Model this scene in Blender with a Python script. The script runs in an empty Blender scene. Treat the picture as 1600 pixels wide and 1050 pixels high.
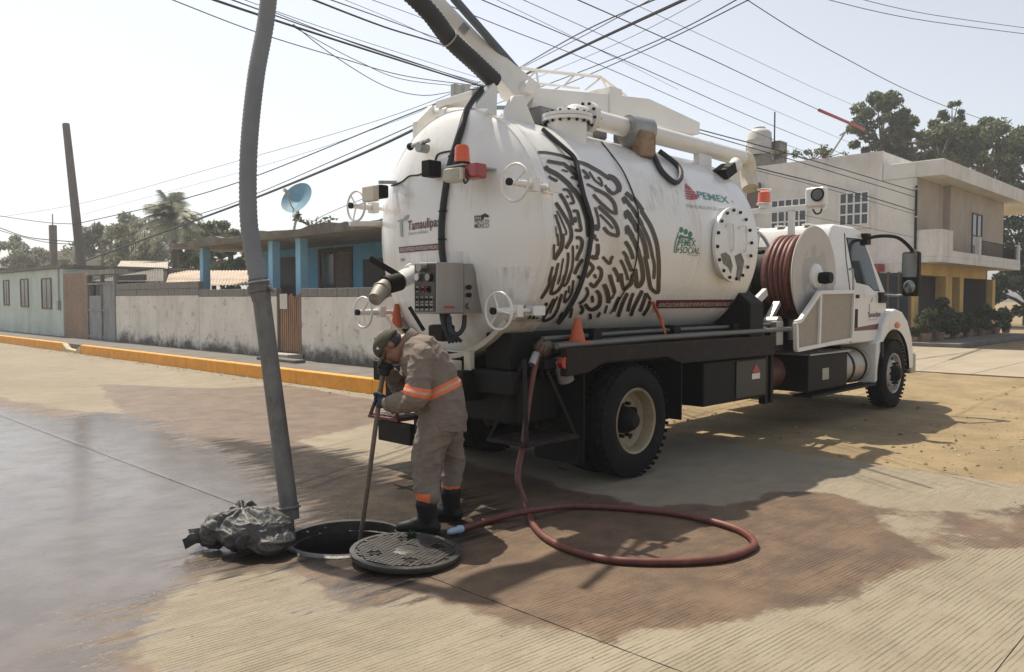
import bpy, bmesh, math, random
import numpy as np
from mathutils import Vector, Matrix
random.seed(7); rng = np.random.default_rng(7)
S = bpy.context.scene
COL = S.collection
R = math.radians
# ------------------------------------------------------------------ camera, sky, sun, exposure
# world: +X = the way the truck points, +Y = leftwards along the kerb, metres, camera at the origin
FPX, CXP, CYP, HC, PIT, VA = 1250.0, 800.0, 525.0, 1.64, R(2.6), R(44.3)
fw = Vector((math.cos(VA)*math.cos(PIT), math.sin(VA)*math.cos(PIT), -math.sin(PIT)))
rt = Vector((math.sin(VA), -math.cos(VA), 0)); up = rt.cross(fw)
CAM = Vector((0, 0, HC))
cam_d = bpy.data.cameras.new('camera'); cam = bpy.data.objects.new('camera', cam_d); COL.objects.link(cam)
cam_d.sensor_width = 36.0; cam_d.lens = FPX/1600*36.0; cam_d.clip_end = 3000; cam_d.clip_start = 0.05
cam.matrix_world = Matrix((( rt.x, up.x, -fw.x, CAM.x), (rt.y, up.y, -fw.y, CAM.y), (rt.z, up.z, -fw.z, CAM.z), (0, 0, 0, 1)))
S.camera = cam
SUN_AZ, SUN_EL = R(79.5), R(61.2)
sund = Vector((math.cos(SUN_AZ)*math.cos(SUN_EL), math.sin(SUN_AZ)*math.cos(SUN_EL), math.sin(SUN_EL)))
W = bpy.data.worlds.new('World'); S.world = W; W.use_nodes = True
nt = W.node_tree; bgn = nt.nodes['Background']
sky = nt.nodes.new('ShaderNodeTexSky'); sky.sky_type = 'NISHITA'; sky.sun_disc = False
sky.sun_elevation = SUN_EL; sky.sun_rotation = R(90) - SUN_AZ
sky.air_density = 1.0; sky.dust_density = 1.6; sky.ozone_density = 0.4; sky.altitude = 10
hsv = nt.nodes.new('ShaderNodeHueSaturation'); hsv.inputs['Saturation'].default_value = 0.38   # hazy, washed-out sky
nt.links.new(sky.outputs[0], hsv.inputs['Color']); nt.links.new(hsv.outputs[0], bgn.inputs[0]); bgn.inputs[1].default_value = 0.118
sl = bpy.data.lights.new('sun', 'SUN'); sl.energy = 4.3; sl.angle = R(0.6); sl.color = (1, 0.90, 0.74)
so = bpy.data.objects.new('sun', sl); COL.objects.link(so); so.rotation_euler = sund.to_track_quat('Z', 'Y').to_euler()
S.view_settings.view_transform = 'Standard'; S.view_settings.look = 'None'; S.view_settings.gamma = 1
S.view_settings.exposure = 0.47
S.cycles.max_bounces = 6; S.cycles.glossy_bounces = 3; S.cycles.diffuse_bounces = 3
S.cycles.use_denoising = True

# ------------------------------------------------------------------ helpers: rays to real planes
def ray(x, y): return fw + rt*((x-CXP)/FPX) - up*((y-CYP)/FPX)
def at(x, y, ax, v):
    d = ray(x, y); i = 'XYZ'.index(ax); return CAM + d*((v-CAM[i])/d[i])
def dep(x, y, z): return CAM + ray(x, y)*z
def lerp(a, b, t): return a + (b-a)*t

# ------------------------------------------------------------------ materials
MATS = {}
def M(name, col, rough=0.6, metal=0.0, var=0.18, vs=3.0, bump=0.0, bs=60.0, spec=0.5, coat=0.0, dirt=None, stretch=1.0, emit=0.0, alpha=None, trans=0.0):
    if name in MATS: return MATS[name]
    m = bpy.data.materials.new(name); m.use_nodes = True; n = m.node_tree.nodes; L = m.node_tree.links.new
    b = n['Principled BSDF']; tc = n.new('ShaderNodeTexCoord')
    mp = n.new('ShaderNodeMapping'); mp.inputs['Scale'].default_value = (1, 1, stretch); L(tc.outputs['Object'], mp.inputs[0])
    nz = n.new('ShaderNodeTexNoise'); nz.inputs['Scale'].default_value = vs; nz.inputs['Detail'].default_value = 7; nz.inputs['Roughness'].default_value = 0.62
    L(mp.outputs[0], nz.inputs['Vector'])
    mr = n.new('ShaderNodeMapRange'); mr.inputs[1].default_value = 0.3; mr.inputs[2].default_value = 0.7; L(nz.outputs[0], mr.inputs[0])
    mx = n.new('ShaderNodeMix'); mx.data_type = 'RGBA'
    mx.inputs[6].default_value = tuple(c*(1-var) for c in col)+(1,); mx.inputs[7].default_value = tuple(min(1, c*(1+var*0.6)) for c in col)+(1,)
    L(mr.outputs[0], mx.inputs[0]); out = mx.outputs[2]
    if dirt:
        dc, amt, ds, dst = dirt
        mp2 = n.new('ShaderNodeMapping'); mp2.inputs['Scale'].default_value = (1, 1, dst); L(tc.outputs['Object'], mp2.inputs[0])
        n2 = n.new('ShaderNodeTexNoise'); n2.inputs['Scale'].default_value = ds; n2.inputs['Detail'].default_value = 9; n2.inputs['Roughness'].default_value = 0.68
        L(mp2.outputs[0], n2.inputs['Vector'])
        r2 = n.new('ShaderNodeMapRange'); r2.inputs[1].default_value = 0.62-amt*0.3; r2.inputs[2].default_value = 0.80-amt*0.2; r2.inputs[4].default_value = min(1, 0.35+amt); L(n2.outputs[0], r2.inputs[0])
        m2 = n.new('ShaderNodeMix'); m2.data_type = 'RGBA'; m2.inputs[7].default_value = tuple(dc)+(1,)
        L(r2.outputs[0], m2.inputs[0]); L(out, m2.inputs[6]); out = m2.outputs[2]
    L(out, b.inputs['Base Color'])
    b.inputs['Metallic'].default_value = metal; b.inputs['Specular IOR Level'].default_value = spec; b.inputs['Coat Weight'].default_value = coat; b.inputs['Coat Roughness'].default_value = 0.15
    rr = n.new('ShaderNodeMapRange'); rr.inputs[3].default_value = max(0.02, rough-0.1); rr.inputs[4].default_value = min(1, rough+0.12); L(nz.outputs[0], rr.inputs[0]); L(rr.outputs[0], b.inputs['Roughness'])
    if bump:
        n3 = n.new('ShaderNodeTexNoise'); n3.inputs['Scale'].default_value = bs; n3.inputs['Detail'].default_value = 5; L(tc.outputs['Object'], n3.inputs['Vector'])
        bp = n.new('ShaderNodeBump'); bp.inputs['Strength'].default_value = bump; bp.inputs['Distance'].default_value = 0.02; L(n3.outputs[0], bp.inputs['Height']); L(bp.outputs[0], b.inputs['Normal'])
    if emit:
        b.inputs['Emission Color'].default_value = tuple(col)+(1,); b.inputs['Emission Strength'].default_value = emit
    if trans: b.inputs['Transmission Weight'].default_value = trans
    MATS[name] = m; return m

white = M('white_paint', (0.74, 0.73, 0.70), 0.32, var=0.07, vs=2.2, coat=0.25, dirt=((0.42, 0.35, 0.27), 0.16, 3.0, 0.5))
tankw = M('tank_paint', (0.76, 0.755, 0.735), 0.28, var=0.05, vs=1.6, coat=0.3, dirt=((0.42, 0.35, 0.26), 0.40, 1.6, 0.18))
cream = M('cream_paint', (0.62, 0.57, 0.46), 0.5, var=0.12, dirt=((0.2, 0.14, 0.09), 0.3, 5, 0.5))
blackp = M('black_paint', (0.010, 0.0095, 0.009), 0.6, var=0.3, spec=0.2, dirt=((0.022, 0.018, 0.013), 0.25, 6, 1))
darkbr = M('dark_brown_paint', (0.024, 0.017, 0.0155), 0.65, var=0.25, spec=0.2, dirt=((0.075, 0.058, 0.045), 0.25, 7, 1))
rubber = M('tyre_rubber', (0.012, 0.0115, 0.011), 0.85, var=0.3, bump=0.25, bs=50, dirt=((0.045, 0.037, 0.028), 0.3, 5, 1), spec=0.2)
hoseblk = M('black_hose_rubber', (0.02, 0.022, 0.026), 0.6, var=0.3, bump=0.1)
hosegry = M('grey_suction_hose', (0.20, 0.205, 0.215), 0.7, var=0.2, bump=0.2, bs=80, dirt=((0.2, 0.19, 0.17), 0.3, 9, 0.3))
tubemet = M('dull_metal_tube', (0.17, 0.165, 0.155), 0.62, metal=0.25, var=0.3, vs=9, dirt=((0.06, 0.055, 0.05), 0.4, 8, 0.4), bump=0.08)
redhose = M('red_hose_rubber', (0.125, 0.034, 0.024), 0.5, var=0.3, vs=8, dirt=((0.17, 0.10, 0.07), 0.3, 14, 1))
steel = M('brushed_steel', (0.30, 0.29, 0.275), 0.4, metal=0.85, var=0.12, vs=10, stretch=0.1)
galv = M('galvanised_steel', (0.36, 0.36, 0.35), 0.45, metal=0.7, var=0.2, vs=8)
perf = M('mesh_plate', (0.33, 0.295, 0.24), 0.5, metal=0.3, var=0.15, vs=20)
rust = M('rusty_steel', (0.30, 0.20, 0.12), 0.7, var=0.35, vs=10, dirt=((0.12, 0.06, 0.03), 0.4, 12, 1))
rimw = M('rim_paint', (0.36, 0.29, 0.19), 0.45, var=0.25, vs=6, dirt=((0.16, 0.09, 0.045), 0.45, 6, 1))
rimg = M('rim_grey', (0.48, 0.46, 0.42), 0.45, var=0.15, metal=0.2, dirt=((0.2, 0.16, 0.11), 0.4, 9, 1))
orange = M('orange_lens', (0.85, 0.13, 0.03), 0.15, var=0.1, spec=0.7, trans=0.25)
redlens = M('red_lens', (0.32, 0.02, 0.015), 0.2, var=0.15, spec=0.7)
coneor = M('cone_orange', (0.52, 0.11, 0.04), 0.6, var=0.2, dirt=((0.2, 0.1, 0.06), 0.3, 12, 1))
glass = M('dark_glass', (0.012, 0.016, 0.015), 0.08, var=0.2, spec=0.3)
housegl = M('window_glass', (0.035, 0.045, 0.055), 0.08, var=0.25, spec=0.7)
lampgl = M('lamp_glass', (0.45, 0.43, 0.36), 0.12, var=0.1, spec=0.8)
brown = M('glyph_print', (0.050, 0.037, 0.024), 0.4, var=0.15, vs=4)
maroon = M('maroon_print', (0.12, 0.018, 0.035), 0.4, var=0.12)
whitepr = M('white_print', (0.68, 0.66, 0.63), 0.4, var=0.05)
dimcap = M('shaded_cream', (0.30, 0.27, 0.215), 0.55, var=0.25, dirt=((0.1, 0.08, 0.06), 0.35, 9, 1))  # cream darkened in colour for the shade on the outlet cap
greypr = M('grey_print', (0.30, 0.31, 0.30), 0.45, var=0.1)
blackpr = M('black_print', (0.035, 0.03, 0.03), 0.45, var=0.1)
greenpr = M('green_print', (0.03, 0.17, 0.09), 0.4, var=0.1)
tealpr = M('teal_print', (0.06, 0.24, 0.24), 0.4, var=0.1)
redpr = M('red_print', (0.40, 0.035, 0.05), 0.4, var=0.1)
palegrn = M('pale_green_print', (0.30, 0.40, 0.33), 0.45, var=0.1)
iron = M('cast_iron', (0.085, 0.08, 0.074), 0.36, metal=0.35, var=0.35, vs=14, bump=0.25, bs=90, dirt=((0.07, 0.06, 0.05), 0.4, 8, 1))
wetiron = M('wet_iron', (0.045, 0.042, 0.04), 0.35, metal=0.5, var=0.35, vs=14, bump=0.25, bs=90)
concrete = M('concrete_plain', (0.40, 0.37, 0.32), 0.85, var=0.18, vs=2.5, bump=0.3, bs=40, dirt=((0.2, 0.17, 0.13), 0.3, 3, 1))
sidewalkm = M('sidewalk_concrete', (0.15, 0.137, 0.12), 0.9, var=0.3, vs=1.7, bump=0.3, bs=30, dirt=((0.08, 0.07, 0.06), 0.4, 2, 1))
kerbm = M('kerb_yellow', (0.78, 0.33, 0.025), 0.6, var=0.18, vs=4, bump=0.25, bs=25, dirt=((0.36, 0.24, 0.13), 0.28, 5, 1))
blockm = M('grey_block', (0.24, 0.225, 0.205), 0.9, var=0.25, vs=6, bump=0.5, bs=50, dirt=((0.11, 0.10, 0.09), 0.3, 4, 1))
shaftm = M('wet_shaft', (0.02, 0.019, 0.018), 0.5, var=0.4, vs=6, bump=0.3)

# ------------------------------------------------------------------ mesh collector
class MB:
    def __init__(s): s.v = []; s.f = []
    def add(s, vs, fs):
        o = len(s.v); s.v += [tuple(v) for v in vs]; s.f += [tuple(i+o for i in f) for f in fs]; return s
    def box(s, a, b):
        x0, y0, z0 = (min(a[i], b[i]) for i in range(3)); x1, y1, z1 = (max(a[i], b[i]) for i in range(3))
        return s.add([(x0,y0,z0),(x1,y0,z0),(x1,y1,z0),(x0,y1,z0),(x0,y0,z1),(x1,y0,z1),(x1,y1,z1),(x0,y1,z1)],
                     [(0,3,2,1),(4,5,6,7),(0,1,5,4),(1,2,6,5),(2,3,7,6),(3,0,4,7)])
    def obox(s, c, ax, hs):
        ax = [Vector(a).normalized() for a in ax]; c = Vector(c); vs = []
        for k in (-1, 1):
            for (i, j) in ((-1,-1),(1,-1),(1,1),(-1,1)): vs.append(c+ax[0]*hs[0]*i+ax[1]*hs[1]*j+ax[2]*hs[2]*k)
        return s.add(vs, [(0,3,2,1),(4,5,6,7),(0,1,5,4),(1,2,6,5),(2,3,7,6),(3,0,4,7)])
    def beam(s, p, q, w, h, upv=(0,0,1)):
        p, q = Vector(p), Vector(q); d = (q-p); l = d.length; d.normalize(); sd = d.cross(Vector(upv))
        if sd.length < 1e-4: sd = d.cross(Vector((1,0,0)))
        sd.normalize(); u = sd.cross(d); return s.obox((p+q)/2, (d, sd, u), (l/2, w/2, h/2))
    def prism(s, poly, ax, a, b):
        # poly: 2D points; ax: axis the prism runs along
        def P(u, v, t): return {'X': (t,u,v), 'Y': (u,t,v), 'Z': (u,v,t)}[ax]
        n = len(poly); vs = [P(u,v,a) for u,v in poly]+[P(u,v,b) for u,v in poly]
        fs = [tuple(range(n))[::-1], tuple(range(n,2*n))]+[(i,(i+1)%n,n+(i+1)%n,n+i) for i in range(n)]
        return s.add(vs, fs)
    def tube(s, pts, r, n=8, caps=True, closed=False):
        P = [Vector(p) for p in pts]; m = len(P); rs = r if hasattr(r, '__len__') else [r]*m
        vs = []; u = None
        for i in range(m):
            if closed: t = P[(i+1)%m]-P[i-1]
            else: t = P[min(i+1,m-1)]-P[max(i-1,0)]
            if t.length < 1e-9: t = Vector((0,0,1))
            t.normalize()
            if u is None:
                u = t.orthogonal().normalized()
            else:
                u = (u - t*u.dot(t)); u = u.normalized() if u.length > 1e-6 else t.orthogonal().normalized()
            w = t.cross(u)
            for k in range(n):
                a = 2*math.pi*k/n; vs.append(P[i]+(u*math.cos(a)+w*math.sin(a))*rs[i])
        fs = []
        for i in range(m if closed else m-1):
            j = (i+1)%m
            for k in range(n): fs.append((i*n+k, i*n+(k+1)%n, j*n+(k+1)%n, j*n+k))
        if caps and not closed: fs += [tuple(range(n))[::-1], tuple(range((m-1)*n, m*n))]
        return s.add(vs, fs)
    def cyl(s, p, q, r, n=16, r2=None): return s.tube([p, q], [r, r if r2 is None else r2], n)
    def lathe(s, prof, o, axis, n=32, closed_prof=False):
        # prof: (distance along axis, radius)
        o = Vector(o); a = Vector(axis).normalized(); u = a.orthogonal().normalized(); w = a.cross(u); vs = []
        for (d, r) in prof:
            for k in range(n):
                t = 2*math.pi*k/n; vs.append(o+a*d+(u*math.cos(t)+w*math.sin(t))*r)
        m = len(prof); fs = []
        for i in range(m if closed_prof else m-1):
            j = (i+1)%m
            for k in range(n): fs.append((i*n+k, i*n+(k+1)%n, j*n+(k+1)%n, j*n+k))
        return s.add(vs, fs)
    def torus(s, c, axis, r, t, n=28, m=8):
        return s.lathe([(t*math.sin(2*math.pi*k/m), r+t*math.cos(2*math.pi*k/m)) for k in range(m)], c, axis, n, True)
    def ball(s, c, rad, n=12, m=8, axes=None):
        c = Vector(c); rad = rad if hasattr(rad, '__len__') else (rad,)*3; ax = axes or (Vector((1,0,0)),Vector((0,1,0)),Vector((0,0,1)))
        vs = []; 
        for i in range(m+1):
            a = math.pi*i/m
            for k in range(n):
                b = 2*math.pi*k/n; vs.append(c+ax[0]*rad[0]*math.sin(a)*math.cos(b)+ax[1]*rad[1]*math.sin(a)*math.sin(b)+ax[2]*rad[2]*math.cos(a))
        fs = [(i*n+k, i*n+(k+1)%n, (i+1)*n+(k+1)%n, (i+1)*n+k) for i in range(m) for k in range(n)]
        return s.add(vs, fs)
    def mesh(s, name):
        me = bpy.data.meshes.new(name); me.from_pydata(s.v, [], s.f); me.validate()
        return me
    def build(s, name, mat, parent=None, smooth=None, bevel=0, seg=2, kind=None, recalc=True):
        me = s.mesh(name); me.materials.append(mat)
        bm = bmesh.new(); bm.from_mesh(me); bmesh.ops.remove_doubles(bm, verts=bm.verts, dist=1e-5)
        if recalc: bmesh.ops.recalc_face_normals(bm, faces=bm.faces)
        bm.to_mesh(me); bm.free()
        o = bpy.data.objects.new(name, me); COL.objects.link(o)
        if smooth is not None:
            for p in me.polygons: p.use_smooth = True
            me.set_sharp_from_angle(angle=R(smooth))
        if bevel:
            b = o.modifiers.new('bevel', 'BEVEL'); b.width = bevel; b.segments = seg; b.limit_method = 'ANGLE'; b.angle_limit = R(40); b.harden_normals = False
        if parent is not None: attach(o, parent)
        if kind: o['kind'] = kind
        return o
WLOC = {}
def attach(o, parent):
    o.parent = parent; o.matrix_parent_inverse = Matrix.Translation(-Vector(WLOC.get(parent.name, (0,0,0))))
def tag(o, label, cat=None, group=None, kind=None):
    if label: o['label'] = label
    if cat: o['category'] = cat
    if group: o['group'] = group
    if kind: o['kind'] = kind
    return o
def thing(name, label, cat, loc=(0,0,0), group=None):
    o = bpy.data.objects.new(name, None); COL.objects.link(o); o.location = loc; o.empty_display_size = 0.2
    WLOC[o.name] = tuple(loc); return tag(o, label, cat, group)
def B(a, b): return MB().box(a, b)
def smoothpts(pts, k=6):
    # Catmull-Rom through the points
    P = [Vector(p) for p in pts]; out = []
    for i in range(len(P)-1):
        p0, p1, p2, p3 = P[max(i-1,0)], P[i], P[i+1], P[min(i+2,len(P)-1)]
        for j in range(k):
            t = j/k; out.append(0.5*((2*p1)+(p2-p0)*t+(2*p0-5*p1+4*p2-p3)*t*t+(3*p1-p0-3*p2+p3)*t**3))
    return out+[P[-1]]
def text2d(s, size, bold=0.0, shear=0.0):
    cu = bpy.data.curves.new('t', 'FONT'); cu.body = s; cu.size = size; cu.resolution_u = 3; cu.offset = bold; cu.shear = shear
    ob = bpy.data.objects.new('t', cu); COL.objects.link(ob)
    me = bpy.data.meshes.new_from_object(ob.evaluated_get(bpy.context.evaluated_depsgraph_get()))
    bm = bmesh.new(); bm.from_mesh(me); bmesh.ops.triangulate(bm, faces=bm.faces)
    v = [(p.co.x, p.co.y) for p in bm.verts]; f = [tuple(q.index for q in g.verts) for g in bm.faces]; bm.free()
    bpy.data.objects.remove(ob); bpy.data.curves.remove(cu); bpy.data.meshes.remove(me)
    return v, f

# ------------------------------------------------------------------ ground, slabs, wet patches
HOLE = Vector((3.10, 4.62, 0)); LIDC = Vector((3.11, 3.975, 0.066))
def gpoly(px): return np.array([tuple(at(x, y, 'Z', 0))[:2] for x, y in px])
def sdist(P, poly):
    # signed distance (positive inside) of points P (n,2) to polygon
    d = np.full(len(P), 1e9); ins = np.zeros(len(P), bool); n = len(poly)
    for i in range(n):
        a, b = poly[i], poly[(i+1)%n]; e = b-a; w = P-a
        t = np.clip((w@e)/max(e@e, 1e-9), 0, 1); d = np.minimum(d, np.hypot(*(w-t[:,None]*e).T))
        c = (a[1] > P[:,1]) != (b[1] > P[:,1])
        with np.errstate(divide='ignore', invalid='ignore'):
            ins ^= c & (P[:,0] < (b[0]-a[0])*(P[:,1]-a[1])/(b[1]-a[1])+a[0])
    return np.where(ins, d, -d)
FILM = gpoly([(-420,690),(-150,655),(0,636),(90,652),(170,640),(240,655),(330,690),(400,700),(470,745),(520,800),(480,840),(470,880),(560,945),(430,900),(330,900),(225,955),(215,985),(245,1050),(250,1150),(-500,1300)])
FILM2 = gpoly([(480,890),(560,905),(640,910),(640,930),(560,945),(500,940),(455,905)])
DAMP = gpoly([(150,600),(330,607),(440,600),(560,620),(660,640),(560,668),(470,690),(520,712),(640,735),(720,720),(800,740),(1000,790),(1130,790),(1215,768),(1290,770),(1340,792),(1400,815),(1440,850),(1400,895),(1300,935),(1190,960),(1100,968),(1020,985),(955,1008),(905,985),(830,975),(790,978),(740,945),(690,935),(640,925),(560,945),(430,900),(330,900),(225,955),(215,985),(245,1050),(250,1150),(-500,1300),(-420,690),(-150,640),(0,620),(100,640),(190,645)])
DRYING = gpoly([(1290,770),(1340,792),(1470,800),(1600,790),(1800,792),(1800,850),(1600,853),(1520,862),(1430,888),(1300,935),(1250,880),(1270,810)])
DARK = gpoly([(290,680),(420,690),(560,705),(640,745),(740,760),(780,800),(760,850),(720,890),(640,915),(560,920),(470,895),(350,905),(300,870),(440,830),(440,790),(380,735)])
def wetness(P):
    f = np.maximum(sdist(P, FILM), sdist(P, FILM2)); d = np.maximum(sdist(P, DAMP), np.minimum(sdist(P, DRYING), 0.03)); k = sdist(P, DARK)
    return f, d, k
def ground_mat():
    m = bpy.data.materials.new('concrete_road'); m.use_nodes = True; N = m.node_tree.nodes; L = m.node_tree.links.new; b = N['Principled BSDF']
    tc = N.new('ShaderNodeTexCoord')
    def noise(s, d=6, r=0.6, vec=None, dist=0):
        n = N.new('ShaderNodeTexNoise'); n.inputs['Scale'].default_value = s; n.inputs['Detail'].default_value = d; n.inputs['Roughness'].default_value = r; n.inputs['Distortion'].default_value = dist
        L(vec or tc.outputs['Object'], n.inputs['Vector']); return n.outputs[0]
    def math_(op, a, c, cl=False):
        n = N.new('ShaderNodeMath'); n.operation = op; n.use_clamp = cl
        for i, v in enumerate((a, c)):
            if v is None: continue
            if isinstance(v, (int, float)): n.inputs[i].default_value = v
            else: L(v, n.inputs[i])
        return n.outputs[0]
    def rng_(v, a, b_, c=0, d=1):
        n = N.new('ShaderNodeMapRange'); n.interpolation_type = 'SMOOTHSTEP'
        for i, q in enumerate((a, b_, c, d)): n.inputs[i+1].default_value = q
        L(v, n.inputs[0]); return n.outputs[0]
    def mix(f, a, c):
        n = N.new('ShaderNodeMix'); n.data_type = 'RGBA'; L(f, n.inputs[0])
        for i, v in ((6, a), (7, c)):
            if isinstance(v, tuple): n.inputs[i].default_value = v+(1,)
            else: L(v, n.inputs[i])
        return n.outputs[2]
    def attr(nm):
        n = N.new('ShaderNodeAttribute'); n.attribute_name = nm; return n.outputs['Fac']
    edge = math_('SUBTRACT', noise(6, 10, 0.78), 0.5); edge2 = math_('SUBTRACT', noise(1.3, 4), 0.5)
    wob = math_('ADD', math_('MULTIPLY', edge, 0.35), math_('MULTIPLY', edge2, 0.7))
    # streaks of water running along the film edge
    mp = N.new('ShaderNodeMapping'); mp.inputs['Rotation'].default_value = (0, 0, R(-42)); mp.inputs['Scale'].default_value = (0.8, 5.0, 1); L(tc.outputs['Object'], mp.inputs[0])
    streak = math_('SUBTRACT', noise(2.2, 6, 0.65, mp.outputs[0]), 0.5)
    film = rng_(math_('ADD', attr('film'), math_('ADD', wob, math_('MULTIPLY', streak, 2.2))), -0.08, 0.25)
    damp = rng_(math_('ADD', attr('damp'), math_('MULTIPLY', wob, 0.8)), -0.03, 0.06)
    dark = rng_(math_('ADD', attr('dark'), math_('ADD', wob, math_('MULTIPLY', streak, 1.6))), -0.1, 0.3)
    big = noise(0.35, 5, 0.55); mid = noise(3.0, 8, 0.65); fine = noise(60, 4, 0.7); spk = noise(150, 2, 0.5)
    dry = mix(rng_(big, 0.3, 0.7), (0.212, 0.180, 0.128), (0.288, 0.246, 0.180))
    dry = mix(rng_(mid, 0.35, 0.75, 0, 0.55), dry, (0.16, 0.128, 0.083))
    dry = mix(rng_(fine, 0.42, 0.75, 0, 0.5), dry, (0.33, 0.28, 0.20))
    dry = mix(rng_(noise(0.9, 6, 0.7, None, 1.4), 0.48, 0.70, 0, 0.45), dry, (0.165, 0.135, 0.092))
    dmp = mix(rng_(mid, 0.3, 0.7), (0.075, 0.045, 0.025), (0.150, 0.094, 0.053))
    flm = mix(rng_(mid, 0.3, 0.7), (0.085, 0.068, 0.054), (0.13, 0.106, 0.085))
    drk = mix(rng_(mid, 0.35, 0.65), (0.012, 0.010, 0.008), (0.038, 0.029, 0.021))
    col = mix(damp, dry, dmp); col = mix(film, col, flm); col = mix(math_('MULTIPLY', dark, 0.95), col, drk)
    # tined grooves running across the street
    gm = N.new('ShaderNodeMapping'); gm.inputs['Rotation'].default_value = (0, 0, R(4)); L(tc.outputs['Object'], gm.inputs[0])
    wv = N.new('ShaderNodeTexWave'); wv.wave_type = 'BANDS'; wv.bands_direction = 'Y'; wv.inputs['Scale'].default_value = 11.5; wv.inputs['Distortion'].default_value = 1.1; wv.inputs['Detail'].default_value = 3; wv.inputs['Detail Scale'].default_value = 0.6
    L(gm.outputs[0], wv.inputs['Vector'])
    mp3 = N.new('ShaderNodeMapping'); mp3.inputs['Scale'].default_value = (2.0, 14.0, 1); L(gm.outputs[0], mp3.inputs[0])
    brk = rng_(noise(1.2, 8, 0.75, mp3.outputs[0]), 0.42, 0.62)
    patch = rng_(noise(0.7, 4), 0.3, 0.62, 0.25, 1.0)
    grv = math_('MULTIPLY', math_('MULTIPLY', rng_(wv.outputs[0], 0.62, 0.95), brk), patch)
    col = mix(math_('MULTIPLY', grv, 0.30), col, mix(damp, (0.10, 0.075, 0.045), (0.035, 0.022, 0.015)))
    L(col, b.inputs['Base Color'])
    # gloss
    filmr = math_('ADD', 0.09, math_('MULTIPLY', rng_(noise(4, 8, 0.75), 0.40, 0.80), 0.24))
    r1 = math_('SUBTRACT', 0.88, math_('MULTIPLY', damp, math_('ADD', 0.26, math_('MULTIPLY', rng_(spk, 0.5, 0.7), 0.30))))
    mxr = N.new('ShaderNodeMix'); L(film, mxr.inputs[0]); L(r1, mxr.inputs[2]); L(filmr, mxr.inputs[3])
    mxr2 = N.new('ShaderNodeMix'); L(math_('MULTIPLY', dark, 0.8), mxr2.inputs[0]); L(mxr.outputs[0], mxr2.inputs[2]); mxr2.inputs[3].default_value = 0.50; L(mxr2.outputs[0], b.inputs['Roughness'])
    L(math_('SUBTRACT', 0.5, math_('MULTIPLY', dark, math_('SUBTRACT', 0.44, math_('MULTIPLY', rng_(noise(70, 3, 0.6, mp.outputs[0]), 0.54, 0.66), 0.6)))), b.inputs['Specular IOR Level'])
    bp = N.new('ShaderNodeBump'); bp.inputs['Distance'].default_value = 0.006
    h = math_('ADD', math_('MULTIPLY', grv, -0.8), math_('ADD', math_('MULTIPLY', fine, 0.55), math_('ADD', math_('MULTIPLY', spk, 0.5), math_('MULTIPLY', math_('MULTIPLY', noise(22, 5, 0.65, mp.outputs[0]), dark), 1.6))))
    L(math_('SUBTRACT', 1.0, math_('MULTIPLY', film, math_('SUBTRACT', 0.90, math_('MULTIPLY', dark, 0.80)))), bp.inputs['Strength']); L(h, bp.inputs['Height']); L(bp.outputs[0], b.inputs['Normal'])
    return m
roadm = ground_mat()
dirtm = M('dry_dirt', (0.27, 0.205, 0.118), 0.95, var=0.3, vs=1.2, bump=0.6, bs=25, spec=0.2, dirt=((0.18, 0.13, 0.075), 0.4, 2.2, 1))
farconc = M('far_concrete', (0.31, 0.255, 0.185), 0.9, var=0.16, vs=0.8, bump=0.2, bs=20, dirt=((0.23, 0.18, 0.12), 0.3, 1.5, 1))

def slab(x0, x1, y0, y1, st, parent, hole=False):
    nx = max(2, int(round((x1-x0)/st))+1); ny = max(2, int(round((y1-y0)/st))+1)
    X, Y = np.meshgrid(np.linspace(x0, x1, nx), np.linspace(y0, y1, ny), indexing='ij')
    P = np.c_[X.ravel(), Y.ravel()]; Z = np.zeros(len(P))
    edge = np.minimum.reduce([P[:,0]-x0, x1-P[:,0], P[:,1]-y0, y1-P[:,1]]); 
    if st < 0.1:
        Z -= np.where(edge < 1e-6, 0.001, 0)
        jag = (np.sin(P[:,0]*37)+np.sin(P[:,1]*41+1)+np.sin(P[:,1]*97)+np.sin(P[:,0]*83))*0.0009
        P[:,0] += np.where(np.abs(P[:,0]-x0) < 1e-6, np.abs(jag), 0) - np.where(np.abs(P[:,0]-x1) < 1e-6, np.abs(jag), 0)
    V = np.c_[P, Z]
    I = np.arange(nx*ny).reshape(nx, ny)
    F = np.stack([I[:-1,:-1], I[1:,:-1], I[1:,1:], I[:-1,1:]], -1).reshape(-1, 4)
    if hole:
        c = P[F].mean(1); F = F[np.hypot(c[:,0]-HOLE.x, c[:,1]-HOLE.y) > 0.405]
    ring = list(I[:,0])+list(I[-1,1:])+list(I[-2::-1,-1])+list(I[0,-2:0:-1])
    n0 = len(V); low = V[ring].copy(); low[:,2] = -0.028; V = np.r_[V, low]
    k = len(ring); F = F.tolist()
    if not hole or True:
        for i in range(k):
            j = (i+1)%k
            if hole and math.hypot(V[ring[i]][0]-HOLE.x, V[ring[i]][1]-HOLE.y) < 0.43: continue
            F.append([int(ring[i]), n0+i, n0+j, int(ring[j])])
    me = bpy.data.meshes.new('concrete_slab'); me.from_pydata(V.tolist(), [], F); me.materials.append(roadm)
    f, d, kk = wetness(V[:,:2])
    for nm, arr in (('film', f), ('damp', d), ('dark', kk)):
        a = me.attributes.new(nm, 'FLOAT', 'POINT'); a.data.foreach_set('value', np.clip(arr, -3, 3).astype(np.float32))
    bm = bmesh.new(); bm.from_mesh(me); bmesh.ops.recalc_face_normals(bm, faces=bm.faces); bm.to_mesh(me); bm.free()
    o = bpy.data.objects.new('concrete_slab', me); COL.objects.link(o); o.parent = parent; return o
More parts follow.
